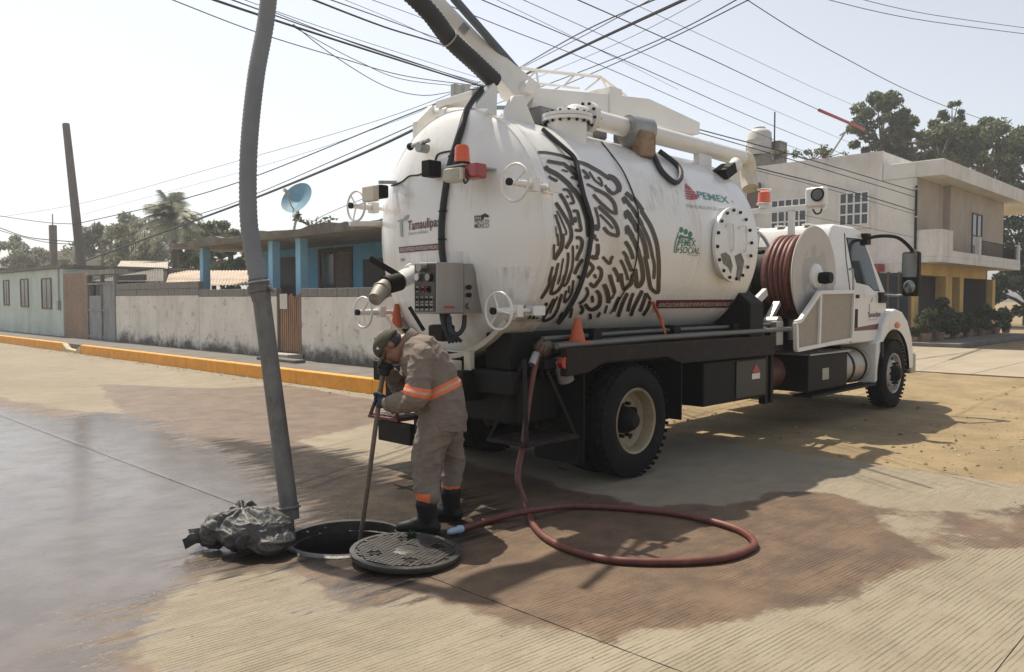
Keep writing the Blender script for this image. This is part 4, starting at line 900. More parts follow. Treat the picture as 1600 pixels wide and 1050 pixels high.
def ribbon(g, pts, w, close_ends=0.8, off=0.0065):
    # pts: sightlines onto the tank side, w: stroke width seen along them; lies on the shell
    P = [Vector((x, y, 0)) for x, y in pts]; P = smoothpts(P, 4) if len(P) > 2 else [P[0].lerp(P[1], k/3) for k in range(4)]; m = len(P); vs = []
    for i in range(m):
        t = (P[min(i+1, m-1)]-P[max(i-1, 0)]).normalized(); n_ = Vector((-t.y, t.x, 0))*(w/2)*(close_ends if i in (0, m-1) else 1)
        for q in (P[i]+n_, P[i]-n_): vs.append(hit_tank(q.x, q.y, off))
    g.add(vs, [(2*i, 2*i+1, 2*i+3, 2*i+2) for i in range(m-1)])
gl_ = MB()
for ti, w, pts in GL:
    x0, y0, s = TILES[ti]; ribbon(gl_, [(x0+x/s, y0+y/s) for x, y in pts], w/s*1.03)
tag(gl_.build('glyph_print', brown, T, recalc=False), 'brown maze of glyph strokes printed round the tank')
# ---- lettering and emblems
put_text('tank', 'PEMEX', (1091, 309), (1141, 318), 0.085, tealpr, 0.010, 0.15)
put_text('tank', '®', (1144, 317), (1147, 317.5), 0.03, redpr)
put_text('tank', 'POR EL RESCATE DE LA SOBERANÍA', (1074, 324), (1154, 332), 0.033, greypr, 0.0)
for pts in ([(1071,286),(1077,291),(1083,297),(1071,295)], [(1070,297),(1084,298),(1087,302),(1071,299.5)], [(1071,301),(1088,303),(1090,306),(1072,303.5)], [(1071,305),(1090,307),(1090,309.5),(1072,307)], [(1081,303),(1090,305),(1090,311),(1084,311.5),(1080,308)], [(1072,308.5),(1084,310),(1083,312),(1073,310.5)]):
    poly_on(lambda x, y: hit_tank(x, y, 0.006), pts, redpr, 'emblem_stripe', T)
put_text('tank', 'PEMEX', (1060, 384), (1087, 385), 0.066, greenpr, 0.004, 0.12)
put_text('tank', '+SOCIAL', (1057, 395), (1093, 397), 0.064, greenpr, 0.004, 0.12)
for (x, y) in ((1065, 359), (1072, 362), (1079, 366)):
    poly_on(lambda a, b: hit_tank(a, b, 0.006), [(x+3.0*math.cos(k*.524), y+4.6*math.sin(k*.524)) for k in range(12)], greenpr, 'emblem_head', T)
poly_on(lambda a, b: hit_tank(a, b, 0.0055), [(1059,372),(1064,366),(1070,369),(1077,370),(1086,373),(1080,374.5),(1070,372),(1063,373)], greenpr, 'emblem_shoulder', T)
for a_, b_ in (((1054, 395), (1061, 362)), ((1057, 396), (1063, 371))):
    gg = MB(); ribbon(gg, [a_, ((a_[0]+b_[0])/2-1.5, (a_[1]+b_[1])/2), b_], 1.3); gg.build('emblem_line', greenpr, T, recalc=False)
quad_on(hit_tank, [(1074,397.5),(1091,399),(1091,400),(1074,398.5)], greypr, 'emblem_underline', T, 4, 1)
quad_on(lambda x, y: hit_tank(x, y, .005), [(1026,469),(1147,468),(1139,481),(1024,482)], maroon, 'banner', T, 14, 2)
put_text('tank', 'VEHÍCULO ENTREGADO POR PETRÓLEOS MEXICANOS', (1027, 479), (1138, 477.5), 0.05, whitepr, 0.0, 0.25, off=0.009)
quad_on(lambda x, y: hit_tank(x, y, .005), [(1166,363),(1172.5,364),(1172.5,393),(1165,392)], greenpr, 'flag_print', T, 3, 4)
quad_on(lambda x, y: hit_tank(x, y, .005), [(1165,395),(1172,396),(1172,402),(1163.5,402)], greenpr, 'flag_print', T, 3, 2)
put_text('tank', 'ORSE', (1162, 408), (1171, 409), 0.03, blackpr)
put_text('door', 'Tamaulipas', (637, 360), (687.5, 353), 0.085, maroon, 0.018)
put_text('door', 'Gobierno del Estado', (638, 367.5), (668, 363.5), 0.028, greypr, 0.008)
quad_on(hit_door, [(623,386),(688,380),(688,390),(624,395.5)], maroon, 'banner', T, 14, 2)
put_text('door', 'VEHÍCULO ENTREGADO POR PETRÓLEOS MEXICANOS', (625.5, 393.5), (686.5, 388.3), 0.032, whitepr, 0.0, off=0.009)
quad_on(hit_door, [(624.5,347),(628.5,347),(629.5,371),(625.5,369)], palegrn, 'emblem_bar', T, 2, 4); poly_on(hit_door, [(630,343),(632,338),(639,335),(637.5,341),(633,345)], greypr, 'emblem_leaf', T); poly_on(hit_door, [(620,345),(628,342),(631,345),(628,346.5),(620,346.5)], palegrn, 'emblem_arm', T)
put_text('door', 'HECHO EN', (741.5, 349), (764, 348), 0.030, blackpr, 0.0)
put_text('door', 'MÉXICO', (741.5, 356.5), (764, 355.5), 0.036, blackpr, 0.006)
quad_on(hit_door, [(741,337),(753,336.5),(753,344),(741.5,344.5)], blackpr, 'emblem_block', T, 3, 2); poly_on(hit_door, [(752,336),(758,333),(764,337),(763,340),(757,339),(754,343.5)], blackpr, 'emblem_eagle', T)
for k in range(3): quad_on(lambda x, y: hit_door(x, y, .008), [(743+k*3.3,338.5),(744.4+k*3.3,338.5),(744.4+k*3.3,343),(743+k*3.3,343)], whitepr, 'emblem_slit', T, 1, 1)
quad_on(hit_door, [(626,404),(632,403.5),(632,407.5),(626,408)], greypr, 'data_plate', T, 2, 1)

# ---- hand wheels that clamp the door
def handwheel(y, z, r, rr=0.0, x=4.50):
    c = Vector((x, y, z)); o = MB().torus(c, XA, r, 0.011, 30, 8).build('hand_wheel', white, T, smooth=60)
    sp = MB()
    for k in range(3):
        a = rr+k*2.094; sp.cyl(c, c+Vector((0, math.cos(a), math.sin(a)))*r, 0.008, 6)
    sp.cyl(c-XA*0.045, c+XA*0.05, 0.026, 12); sp.build('spoke', white, o)
    MB().cyl(c-XA*0.05, c-XA*0.075, 0.03, 12).build('nut', blackp, o)
    b = MB(); b.cyl(c+XA*.05, c+XA*.22, 0.03, 10); b.cyl(c+XA*.22, c+XA*.40, 0.02, 8); b.box((x+.17, y-.045, z-.05), (x+.24, y+.045, z+.05)); b.box((x+.36, y-.05, z-.04), (x+.50, y-.028, z+.04)); b.box((x+.36, y+.028, z-.04), (x+.50, y+.05, z+.04)); b.build('clamp_bolt', white, T, smooth=40)
handwheel(4.36, 2.55, 0.145, 0.4); handwheel(4.54, 1.55, 0.150, 1.2); handwheel(6.56, 2.55, 0.145, 0.9, 4.55); handwheel(6.32, 1.52, 0.145, 0.2, 4.45)
MB().beam((4.50, 6.60, 2.38), (4.9, 6.52, 2.40), 0.07, 0.05).build('door_catch', white, T, bevel=0.01)
# ---- control box
ca, cb = at(647, 411, 'X', 4.2), at(682, 411, 'X', 4.2); cz0 = at(647, 490, 'X', 4.2).z; Yb0, Yb1 = cb.y, ca.y
cbx = MB(); cbx.box((4.2, Yb0, cz0), (4.50, Yb1, ca.z)); cbo = cbx.build('control_box', steel, T, bevel=0.008)
MB().prism([(4.503, cz0+.003), (4.503, ca.z-.003), (4.60, ca.z-.003), (4.80, cz0+.003)], 'Y', Yb0+.004, Yb1-.004).build('box_side', steel, cbo)
MB().box((4.192, Yb0+.015, cz0+.015), (4.199, Yb1-.015, ca.z-.015)).build('dark_panel', M('panel_dark', (0.09, 0.088, 0.085), 0.4, metal=0.4, var=0.2), cbo)
def onp(px, py): return at(px, py, 'X', 4.19)
for (px, py, r, m_) in ((655, 433, .034, steel), (672, 433, .037, blackp)):
    c = onp(px, py); o = MB().cyl(c+XA*.003, c-XA*.03, r, 20).build('gauge', m_, cbo, smooth=40); MB().cyl(c-XA*.03, c-XA*.032, r*.8, 20).build('dial', whitepr if m_ is steel else greypr, cbo)
for (i, j, m_) in [(0, 0, steel), (1, 0, redlens), (2, 0, blackp)]+[(i, 1, steel) for i in range(4)]+[(i, 2, steel) for i in range(4)]:
    px = 653+i*(8.5 if j == 0 else 7.2); py = 452+(0, 16, 28)[j]; c = onp(px, py)
    B((c.x-.006, c.y-.018, c.z-.026), (c.x+.002, c.y+.018, c.z+.026)).build('switch_plate', m_, cbo); MB().cyl(c-XA*.006, c-XA*.022, .011, 8).build('knob', blackp, cbo)
MB().cyl(onp(664, 418)-XA*.0, onp(664, 418)-XA*.07, .035, 14).build('lamp_hood', steel, cbo, smooth=40)
for k, (px, py) in enumerate(((732, 449), (732, 461), (733, 478))):
    c = at(px, py, 'Y', Yb0-.002); MB().cyl(c, c-Vector((0, .02, 0)), .02 if k < 2 else .028, 14).build('knob', blackp if k < 2 else steel, cbo, smooth=40)
c = at(702, 480, 'Y', Yb0-.002); B((c.x-.05, c.y-.001, c.z-.010), (c.x+.06, c.y+.003, c.z+.010)).build('sticker', redpr, cbo)
for k in range(4):
    x = 4.28+k*0.07; MB().tube(smoothpts([(x, Yb0+.04+.05*k, cz0), (x+.01, Yb0+.03+.05*k, cz0-.08), (x+.03, Yb0+.01+.04*k, cz0-.16-.01*k), (x+.06, Yb0+.03*k, cz0-.24)], 6), 0.016, 7).build('control_hose', hoseblk, T, smooth=60)
MB().tube(smoothpts([at(702, 495, 'X', 4.35), at(704, 515, 'X', 4.32), at(715, 522, 'X', 4.34), at(724, 512, 'X', 4.4), at(726, 494, 'X', 4.48)], 6), 0.02, 8).build('control_hose', hoseblk, T, smooth=60)
MB().obox(at(690, 520, 'X', 4.4), (XA, Vector((0,1,0)), Vector((0,0,1))), (.07, .10, .07)).build('valve_block', blackp, T, bevel=.02)
MB().cyl(at(640, 480, 'X', 4.3), at(662, 516, 'X', 4.35), 0.017, 8).build('lever', blackp, T)
# ---- rear lamps, beacon, cable
bc = at(722, 254, 'X', 4.42)
bo = MB().lathe([(0, .001), (0, .062), (.02, .064), (.12, .058), (.14, .045), (.145, .001)], bc, (0, 0, 1), 24).build('beacon', orange, T, smooth=50)
MB().lathe([(-.03, .001), (-.03, .07), (0, .07), (0, .001)], bc, (0, 0, 1), 20).build('beacon_base', blackp, bo, smooth=40)
B((bc.x-.10, bc.y-.12, bc.z-.045), (4.72, bc.y+.13, bc.z-.031)).build('lamp_bracket', galv, T)
q = at(714, 274, 'X', 4.36); o = MB().obox(q, (Vector((1, .15, 0)), Vector((-.15, 1, 0)), Vector((0, 0, 1))), (.06, .095, .055)).build('work_lamp', cream, T, bevel=.015); MB().obox(q-XA*.063, (Vector((1, .15, 0)), Vector((-.15, 1, 0)), Vector((0, 0, 1))), (.004, .08, .042)).build('lens', lampgl, o)
q = at(742, 268, 'X', 4.42); MB().obox(q, (XA, Vector((0, 1, 0)), Vector((0, 0, 1))), (.06, .085, .06)).build('tail_lamp', redlens, T, bevel=.02, seg=3)
MB().tube(smoothpts([at(728, 266, 'X', 4.36), at(731, 280, 'X', 4.34), at(726, 286, 'X', 4.34), at(722, 268, 'X', 4.36)], 5), .008, 6).build('lamp_wire', hoseblk, T)
q = at(674, 264, 'X', 4.52); MB().obox(q, (XA, Vector((0, 1, 0)), Vector((0, 0, 1))), (.07, .055, .07)).build('junction_box', blackp, T, bevel=.01)
q = at(593, 300, 'X', 4.50); o = MB().obox(q, (XA, Vector((0, 1, 0)), Vector((0, 0, 1))), (.05, .08, .06)).build('work_lamp', blackp, T, bevel=.015); q2 = at(579, 303, 'X', 4.42); MB().obox(q2, (XA, Vector((0, 1, 0)), Vector((0, 0, 1))), (.035, .09, .07)).build('lens', cream, o, bevel=.01)
MB().beam(q+Vector((0, 0, .09)), at(618, 285, 'X', 4.7), .03, .03).build('lamp_arm', galv, T)
def tube_on(pts, r, mat, name, off, fn=hit_door, n=7): return MB().tube(smoothpts([fn(x, y, off) for x, y in pts], 5), r, n).build(name, mat, T, smooth=60)
tube_on([(612, 290), (628, 284), (640, 275), (655, 273), (670, 266)], 0.009, hoseblk, 'lamp_wire', .012)
tube_on([(679, 258), (683, 243), (692, 238), (704, 236)], 0.010, hoseblk, 'lamp_wire', .015)
MB().tube(smoothpts([at(752, 140, 'X', 5.15), at(736, 160, 'X', 4.95), at(728, 176, 'X', 4.80), hit_door(721, 200, .03), hit_door(713, 225, .025), hit_door(702, 262, .02), hit_door(694, 310, .02), hit_door(690, 350, .02), hit_door(690, 385, .02), hit_door(693, 414, .02)], 5), 0.030, 9).build('cable_conduit', hoseblk, T, smooth=60)
for (x, y) in ((692, 330), (691, 374), (707, 244)): MB().torus(hit_door(x, y, .02), (0, 0, 1), .036, .006, 16, 6).build('hose_clip', blackp, T)
q = hit_door(667, 232, .03); MB().cyl(q, q-XA*.1, .045, 12).build('relief_valve', galv, T, smooth=40); MB().cyl(q-XA*.06+Vector((0, .14, .03)), q-XA*.06+Vector((0, -.1, .05)), .02, 8).build('valve_bar', galv, T); MB().ball(q-XA*.06+Vector((0, .16, .03)), .035).build('valve_knob', blackp, T, smooth=80)
# ---- rear outlet with valve
qa = hit_door(648, 424, -.05); qb = dep(624, 440, 6.85); qc = dep(602, 446, 6.72); qd = dep(586, 468, 6.55)
MB().tube([qa, qb], [.095, .068], 20).build('outlet_nozzle', tankw, T, smooth=50)
MB().tube([qb, qc], .078, 20).build('butterfly_valve', blackp, T, smooth=50)
MB().tube([qc, qc.lerp(qd, .35), qd], [.064, .072, .058], 20).build('outlet_cap', dimcap, T, smooth=50); MB().torus(qc.lerp(qd, .35), qd-qc, .073, .008).build('cap_ring', galv, T, smooth=60)
MB().beam(qb+Vector((0, 0, .05)), dep(577, 403, 6.75), .03, .05).build('valve_lever', blackp, T, bevel=.008)
# ---- orange cones standing on the truck
def cone(label, p, r, h):
    t = thing('traffic_cone', label, 'cone', p); B((p[0]-r*1.05, p[1]-r*1.05, p[2]), (p[0]+r*1.05, p[1]+r*1.05, p[2]+.018)).build('base', coneor, t, bevel=.008)
    MB().lathe([(.018, r*.85), (h, .022), (h, .001)], p, (0, 0, 1), 24).build('body', coneor, t, smooth=50)
pc = at(620, 522, 'X', 4.75); cone('orange traffic cone on the rear bumper behind the worker\'s cap', (4.75, pc.y, 1.10), .11, .50)
pc = at(902, 533, 'Y', 4.42); cone('orange traffic cone on the side catwalk above the rear wheel', (pc.x, 4.42, 1.265), .085, .22)
gg = MB(); gg.tube([hit_tank(1021, 472, .02), hit_tank(1026, 486, .02), at(1033, 500, 'Y', 4.5), at(1040, 523, 'Y', 4.42)], [.012, .016, .02, .008], 6); gg.build('ratchet_strap', coneor, T)

# ---- on top of the tank: brackets, boom, pipes
def plate(y, poly, th=0.06, m=white, nm='hinge_bracket'): return MB().prism(poly, 'Y', y-th/2, y+th/2).build(nm, m, T, bevel=.008)
def px_plate(y, pts, th=0.06, nm='hinge_bracket'): return plate(y, [(at(a, b, 'Y', y).x, at(a, b, 'Y', y).z) for a, b in pts], th, white, nm)
px_plate(6.15, [(648, 226), (648, 190), (672, 165), (680, 170), (677, 205)], .07)
px_plate(5.40, [(739, 205), (739, 163), (766, 130), (772, 136), (770, 200)], .10)
px_plate(5.02, [(778, 208), (785, 178), (800, 150), (815, 150), (840, 212)], .05)
px_plate(5.85, [(690, 200), (692, 170), (716, 152), (728, 160), (726, 200)], .06)
MB().cyl(at(680, 175, 'Y', 6.15), at(766, 168, 'Y', 5.0)+Vector((0, 0, -.05)), .045, 12).build('hinge_pin', white, T, smooth=40)
MB().beam(at(688, 165, 'Y', 6.0), at(745, 148, 'Y', 5.45), .12, .07).build('hinge_arm', white, T, bevel=.01)
for px in (712, 727): q = at(px, 158, 'Y', 5.9); B((q.x-.04, q.y-.03, q.z-.05), (q.x+.04, q.y+.03, q.z+.16)).build('rest_post', galv, T, bevel=.005)
PV = at(808, 138, 'Y', 5.45)                                   # boom pivot
BE = dep(430, -250, 6.6)                                       # boom tip above the manhole
bd = (BE-PV).normalized()
bm_ = MB(); sdv = bd.cross(Vector((0, 0, 1))).normalized(); upv = sdv.cross(bd)
def sect(p, w, h): return [p+sdv*w*i+upv*h*j for i, j in ((-1,-1),(1,-1),(1,1),(-1,1))]
S0, S1, S2 = sect(PV-bd*.15, .11, .15), sect(PV+bd*.55, .07, .075), sect(BE, .055, .065)
bm_.add(S0+S1+S2, [(0,3,2,1),(8,9,10,11)]+[(i, (i+1)%4, 4+(i+1)%4, 4+i) for i in range(4)]+[(4+i, 4+(i+1)%4, 8+(i+1)%4, 8+i) for i in range(4)])
boom = bm_.build('boom', white, T, bevel=.012)
MB().obox(PV+bd*.75, (bd, sdv, upv), (.04, .08, .05)).build('boom_joint', galv, T, bevel=.01)
def ribbed(pts, r, pitch, amp, n=18):
    P = smoothpts(pts, 10); acc = [0]
    for i in range(1, len(P)): acc.append(acc[-1]+(P[i]-P[i-1]).length)
    N = int(acc[-1]/(pitch/2)); q = []; rs = []; j = 0
    for k in range(N+1):
        s = acc[-1]*k/N
        while j < len(acc)-2 and acc[j+1] < s: j += 1
        q.append(P[j].lerp(P[j+1], (s-acc[j])/max(1e-9, acc[j+1]-acc[j]))); rs.append(r+(amp if k % 2 else -amp))
    return MB().tube(q, rs, n)
h0 = at(774, 128, 'Y', 5.40); h1 = at(650, -2, 'Y', 5.40)
hd = (h1-h0).normalized()
ribbed([h0, at(737, 93, 'Y', 5.40), at(702, 60, 'Y', 5.40), h1, BE-bd*.6-upv*.20, BE-upv*.14], .078, .04, .004).build('boom_hose', hoseblk, T, smooth=70)
for s in (0.55,): MB().torus(at(702, 60, 'Y', 5.40), hd, .084, .008, 24, 6).build('hose_clip', galv, T)
c0 = at(806, 118, 'Y', 5.45)+Vector((0, 0, .06)); c1 = at(708, -4, 'Y', 5.45)
MB().cyl(c0, c1, .038, 14).build('lift_cylinder', M('slate_paint', (0.09, 0.11, 0.135), 0.4, metal=0.3, var=0.15), T, smooth=50); MB().cyl(c1, c1+(c1-c0).normalized()*1.0, .03, 12).build('piston_rod', steel, T, smooth=50)
# hanging suction hose, joint and pipe
HP = [BE-upv*.16, dep(446, -258, 6.55), dep(437, -180, 6.45), dep(425, -60, 6.3), dep(416, 30, 6.2), dep(400, 120, 6.08), dep(389, 230, 5.96), dep(388, 330, 5.86), dep(395, 395, 5.80), dep(404, 440, 5.76)]
ribbed(HP, .0625, .036, .003, 20).build('suction_hose', hosegry, T, smooth=70)
ja, jb = dep(403, 436, 5.76), dep(409, 470, 5.76)
jo = MB().tube([ja, ja.lerp(jb, .25), ja.lerp(jb, .3), ja.lerp(jb, .6), ja.lerp(jb, .65), jb], [.070, .072, .085, .085, .072, .066], 24).build('hose_coupling', tubemet, T, smooth=40)
MB().torus(ja.lerp(jb, .15), jb-ja, .074, .008).build('clamp_ring', galv, jo, smooth=60); MB().cyl(dep(420, 447, 5.70), dep(428, 455, 5.74), .014, 8).build('clamp_lever', galv, jo)
ta, tb = dep(409, 468, 5.76), dep(452, 795, 5.70)
to = MB().tube([ta, tb], .0635, 24).build('suction_pipe', tubemet, T, smooth=50)
dt = (tb-ta).normalized(); MB().tube([tb-dt*.03, tb, tb+dt*.006, tb+dt*.075], [.070, .076, .066, .062], 24, caps=False).build('pipe_end', tubemet, to, smooth=40); MB().cyl(tb+dt*.05, tb+dt*.06, .058, 20).build('pipe_bore', shaftm, to)
MB().torus(tb-dt*.01, dt, .072, .010, 28, 8).build('end_ring', tubemet, to, smooth=60)
# boom cradle beam lying along the tank top
def px_sect(px, pyt, pyb, w):
    a, b = at(px, pyt, 'Y', 5.45), at(px, pyb, 'Y', 5.45); return [Vector((a.x, 5.45-w, b.z)), Vector((a.x, 5.45+w, b.z)), Vector((a.x, 5.45+w, a.z)), Vector((a.x, 5.45-w, a.z))]
SS = [px_sect(818, 140, 182, .13), px_sect(935, 150, 186, .13), px_sect(1000, 157, 196, .13), px_sect(1083, 193, 212, .10)]
g = MB(); g.add(sum(SS, []), [(0, 1, 2, 3), (12, 15, 14, 13)]+[(4*s+i, 4*s+(i+1)%4, 4*s+4+(i+1)%4, 4*s+4+i) for s in range(3) for i in range(4)]); g.build('boom_cradle', white, T, bevel=.012)
q = at(945, 165, 'Y', 5.45); B((q.x-.1, 5.30, q.z-.2), (q.x+.12, 5.60, q.z+.17)).build('cradle_collar', white, T, bevel=.012)
q = at(868, 188, 'Y', 5.45); B((q.x-.5, 5.2, q.z-.16), (q.x+.55, 5.7, q.z+.03)).build('turntable', M('dim_grey_paint', (0.20, 0.19, 0.18), 0.6, var=0.25), T, bevel=.03)
MB().cyl((q.x+.1, 5.45, 3.2), (q.x+.1, 5.45, q.z-.1), .32, 28).build('pedestal', white, T, smooth=40)
MB().cyl(PV+Vector((0, -.18, -.02)), PV+Vector((0, .18, -.02)), .065, 18).build('boom_pivot', white, T, smooth=40)
# nozzle with flange, elbow and suction pipe along the top right of the tank
NY = 4.95; nb = at(886, 190, 'Y', NY)
def flange(c, ax, r, th, nbolt, m=white, nm='flange'):
    ax = Vector(ax).normalized(); o = MB().lathe([(-th, .001), (-th, r), (0, r), (0, .001)], c, ax, 32).build(nm, m, T, smooth=40)
    u = ax.orthogonal().normalized(); w = ax.cross(u); g = MB()
    for k in range(nbolt):
        a = 2*math.pi*k/nbolt; p = Vector(c)+(u*math.cos(a)+w*math.sin(a))*r*.86; g.cyl(p-ax*(th+.02), p+ax*.02, .014, 6); g.build('flange_bolt', blackp, o); g = MB()
    return o
MB().cyl((nb.x, NY, nb.z-.45), (nb.x, NY, nb.z), .19, 28).build('nozzle', white, T, smooth=50); flange((nb.x, NY, nb.z+.02), (0, 0, 1), .24, .03, 16); flange((nb.x, NY, nb.z+.055), (0, 0, 1), .24, .03, 16)
pe = at(917, 187, 'Y', NY); pz = pe.z+.02; el = [(nb.x, NY, nb.z+.05), (nb.x, NY, nb.z+.10), (nb.x+.03, NY, pz-.07), (nb.x+.10, NY, pz), (pe.x, NY, pz)]
MB().tube(smoothpts(el, 6), .095, 20).build('elbow_pipe', white, T, smooth=60); flange((pe.x, NY, pz), XA, .15, .03, 10); flange((pe.x+.035, NY, pz), XA, .15, .03, 10)
pf = at(1160, 243, 'Y', NY); MB().tube([(pe.x+.03, NY, pz), (pf.x, NY, pf.z-.03)], .095, 20).build('suction_line', white, T, smooth=60)
MB().tube(smoothpts([(pf.x-.02, NY, pf.z-.03), (pf.x+.12, NY, pf.z-.06), (pf.x+.16, NY, pf.z-.25), (pf.x+.12, NY-.05, pf.z-.4)], 5), .10, 18).build('elbow_pipe', cream, T, smooth=60)
pxs = at(1098, 240, 'Y', NY); B((pxs.x-.14, NY-.04, pxs.z-.35), (pxs.x+.14, NY+.04, pxs.z+.03)).build('pipe_support', white, T, bevel=.01)
rb = at(1005, 222, 'Y', 4.80); o = MB().tube([at(975, 208, 'Y', 4.95), at(1000, 215, 'Y', 4.90)], [.17, .17], 20).build('valve_housing', M('dim_grey_paint', (0.2, 0.19, 0.18)), T, smooth=40)
B((rb.x-.12, 4.72, rb.z-.16), (rb.x+.12, 4.86, rb.z+.10)).build('rusty_cover', rust, T, bevel=.02); MB().tube([(rb.x-.14, 4.90, rb.z+.13), (rb.x+.14, 4.84, rb.z+.13)], .14, 18).build('galvanised_cover', galv, T, smooth=50)
MB().tube(smoothpts([at(1015, 228, 'Y', 4.85), hit_tank(1024, 248, .03), hit_tank(1036, 270, .03), hit_tank(1055, 285, .03), hit_tank(1064, 275, .03), hit_tank(1058, 258, .03), at(1030, 236, 'Y', 4.85)], 6), .028, 9).build('air_hose', hoseblk, T, smooth=60)
o = MB().tube([at(1136, 266, 'Y', 4.75), at(1150, 257, 'Y', 4.75)], [.05, .085], 16).build('vent_cap', white, T, smooth=50); q = at(1132, 268, 'Y', 4.72); MB().obox(q, (Vector((1, 0, .5)), Vector((0, 1, 0)), Vector((-.5, 0, 1))), (.12, .09, .06)).build('vent_box', blackp, T)
# black hoses strapped over the tank
def over(pts, r): MB().tube(smoothpts([hit_tank(x, y, r+.006) for x, y in pts], 6), r, 8).build('strapped_hose', hoseblk, T, smooth=60)
over([(848, 202), (880, 230), (898, 248), (905, 275), (912, 305), (920, 330), (925, 355), (920, 395), (912, 430), (900, 462), (885, 488), (872, 505)], .022)
over([(940, 222), (962, 250), (978, 276), (995, 320), (998, 354), (995, 402), (986, 436), (971, 463), (954, 490)], .007)
# top railing of thin tube
rail = MB()
def rp(px, py, y=5.9): return at(px, py, 'Y', y)
rail.tube([rp(815, 106), rp(838, 110), rp(938, 120), rp(978, 150)], .018, 6); rail.tube([rp(822, 128), rp(905, 138)], .014, 6)
for a_, b_ in (((838, 110), (842, 140)), ((820, 128), (838, 110)), ((938, 120), (953, 146)), ((938, 122), (915, 140)), ((880, 134), (898, 117))): rail.tube([rp(*a_), rp(*b_)], .014, 6)
rail.build('top_railing', white, T)
# ---- manway on the near side
mc = hit_tank(1140, 390, 0); mr_ = .40; ny = Vector((0, -1, 0))
mo = MB().lathe([(-.25, mr_-.03), (.02, mr_-.03), (.02, mr_), (.05, mr_), (.055, mr_-.01), (.055, .001)], (mc.x, TY-TR, TZ-.02), ny, 48).build('manway', tankw, T, smooth=35)
bl = MB()
for k in range(16):
    a = 2*math.pi*k/16+.1; c = Vector((mc.x+math.cos(a)*mr_*.92, TY-TR-.055, TZ-.02+math.sin(a)*mr_*.92)); MB().cyl(c+ny*-.02, c+ny*.02, .018, 6).build('manway_bolt', blackp, mo)
for dx in (-.14, .14):
    x = mc.x+dx; MB().tube(smoothpts([(x-.06, TY-TR-.06, TZ+.16), (x-.02, TY-TR-.09, TZ+.19), (x+.05, TY-TR-.09, TZ+.17), (x+.06, TY-TR-.09, TZ-.05), (x+.06, TY-TR-.06, TZ-.09)], 4), .011, 6).build('manway_handle', tankw, mo)
for pts in ([(1126,397),(1134,394),(1141,400),(1145,415),(1142,428),(1138,418),(1130,412)], [(1148,400),(1158,395),(1163,408),(1160,425),(1156,440),(1150,434),(1152,418)]):
    w_ = [at(x, y, 'Y', TY-TR-.058) for x, y in pts]; MB().add(w_, [tuple(range(len(w_)))]).build('worn_patch', M('bare_metal_patch', (0.17, 0.155, 0.145), 0.6, var=0.45, vs=14), mo)

# ---- chassis
fr = MB()
for s in (-1, 1): fr.box((4.5, TY+s*.43-.05, .78), (13.5, TY+s*.43+.05, 1.04))
for x in (4.6, 5.4, 7.2, 9.0, 10.6, 12.2): fr.box((x, TY-.43, .82), (x+.1, TY+.43, 1.0))
fr.build('chassis_frame', blackp, T, bevel=.01)
sf = MB(); sf.box((4.75, TY-.8, 1.05), (8.9, TY-.5, 1.36)); sf.box((4.75, TY+.5, 1.05), (8.9, TY+.8, 1.36)); sf.box((4.9, TY-1.05, 1.06), (8.7, TY+1.05, 1.14)); sf.build('tank_cradle', blackp, T, bevel=.01)
MB().prism([(4.36, 1.06), (5.0, 1.06), (5.0, 1.35), (4.55, 1.75), (4.36, 1.6)], 'X', 8.30, 8.62).build('front_saddle', blackp, T, bevel=.015)
MB().prism([(6.54, 1.06), (5.9, 1.06), (5.9, 1.35), (6.35, 1.75), (6.54, 1.6)], 'X', 8.30, 8.62).build('front_saddle', blackp, T, bevel=.015)
RP = [(5.05, 1.0), (5.35, 1.02), (5.55, 1.09), (6.55, 1.09), (6.8, 1.01), (8.78, 1.0), (8.78, 1.225), (5.05, 1.235)]
for y in (4.29, 6.53): MB().prism(RP, 'Y', y, y+.08).build('side_beam', darkbr, T, bevel=.01)
for y in (4.37, 6.30): B((5.06, y, 1.19), (8.7, y+.24, 1.225)).build('catwalk', blackp, T)
for z, y, r in ((1.275, 4.36, .028), (1.33, 4.52, .022), (1.26, 4.60, .03)): MB().tube([(5.0, y, z-.02), (6.5, y, z), (9.3, y, z+.01)], r, 9).build('side_pipe', M('dim_pipe', (0.16, 0.155, 0.15), 0.5, metal=0.4, var=0.2), T, smooth=60)
for x in (5.6, 6.9, 8.1): B((x, 4.45, 1.22), (x+.12, 4.60, 1.38)).build('pipe_bracket', blackp, T)
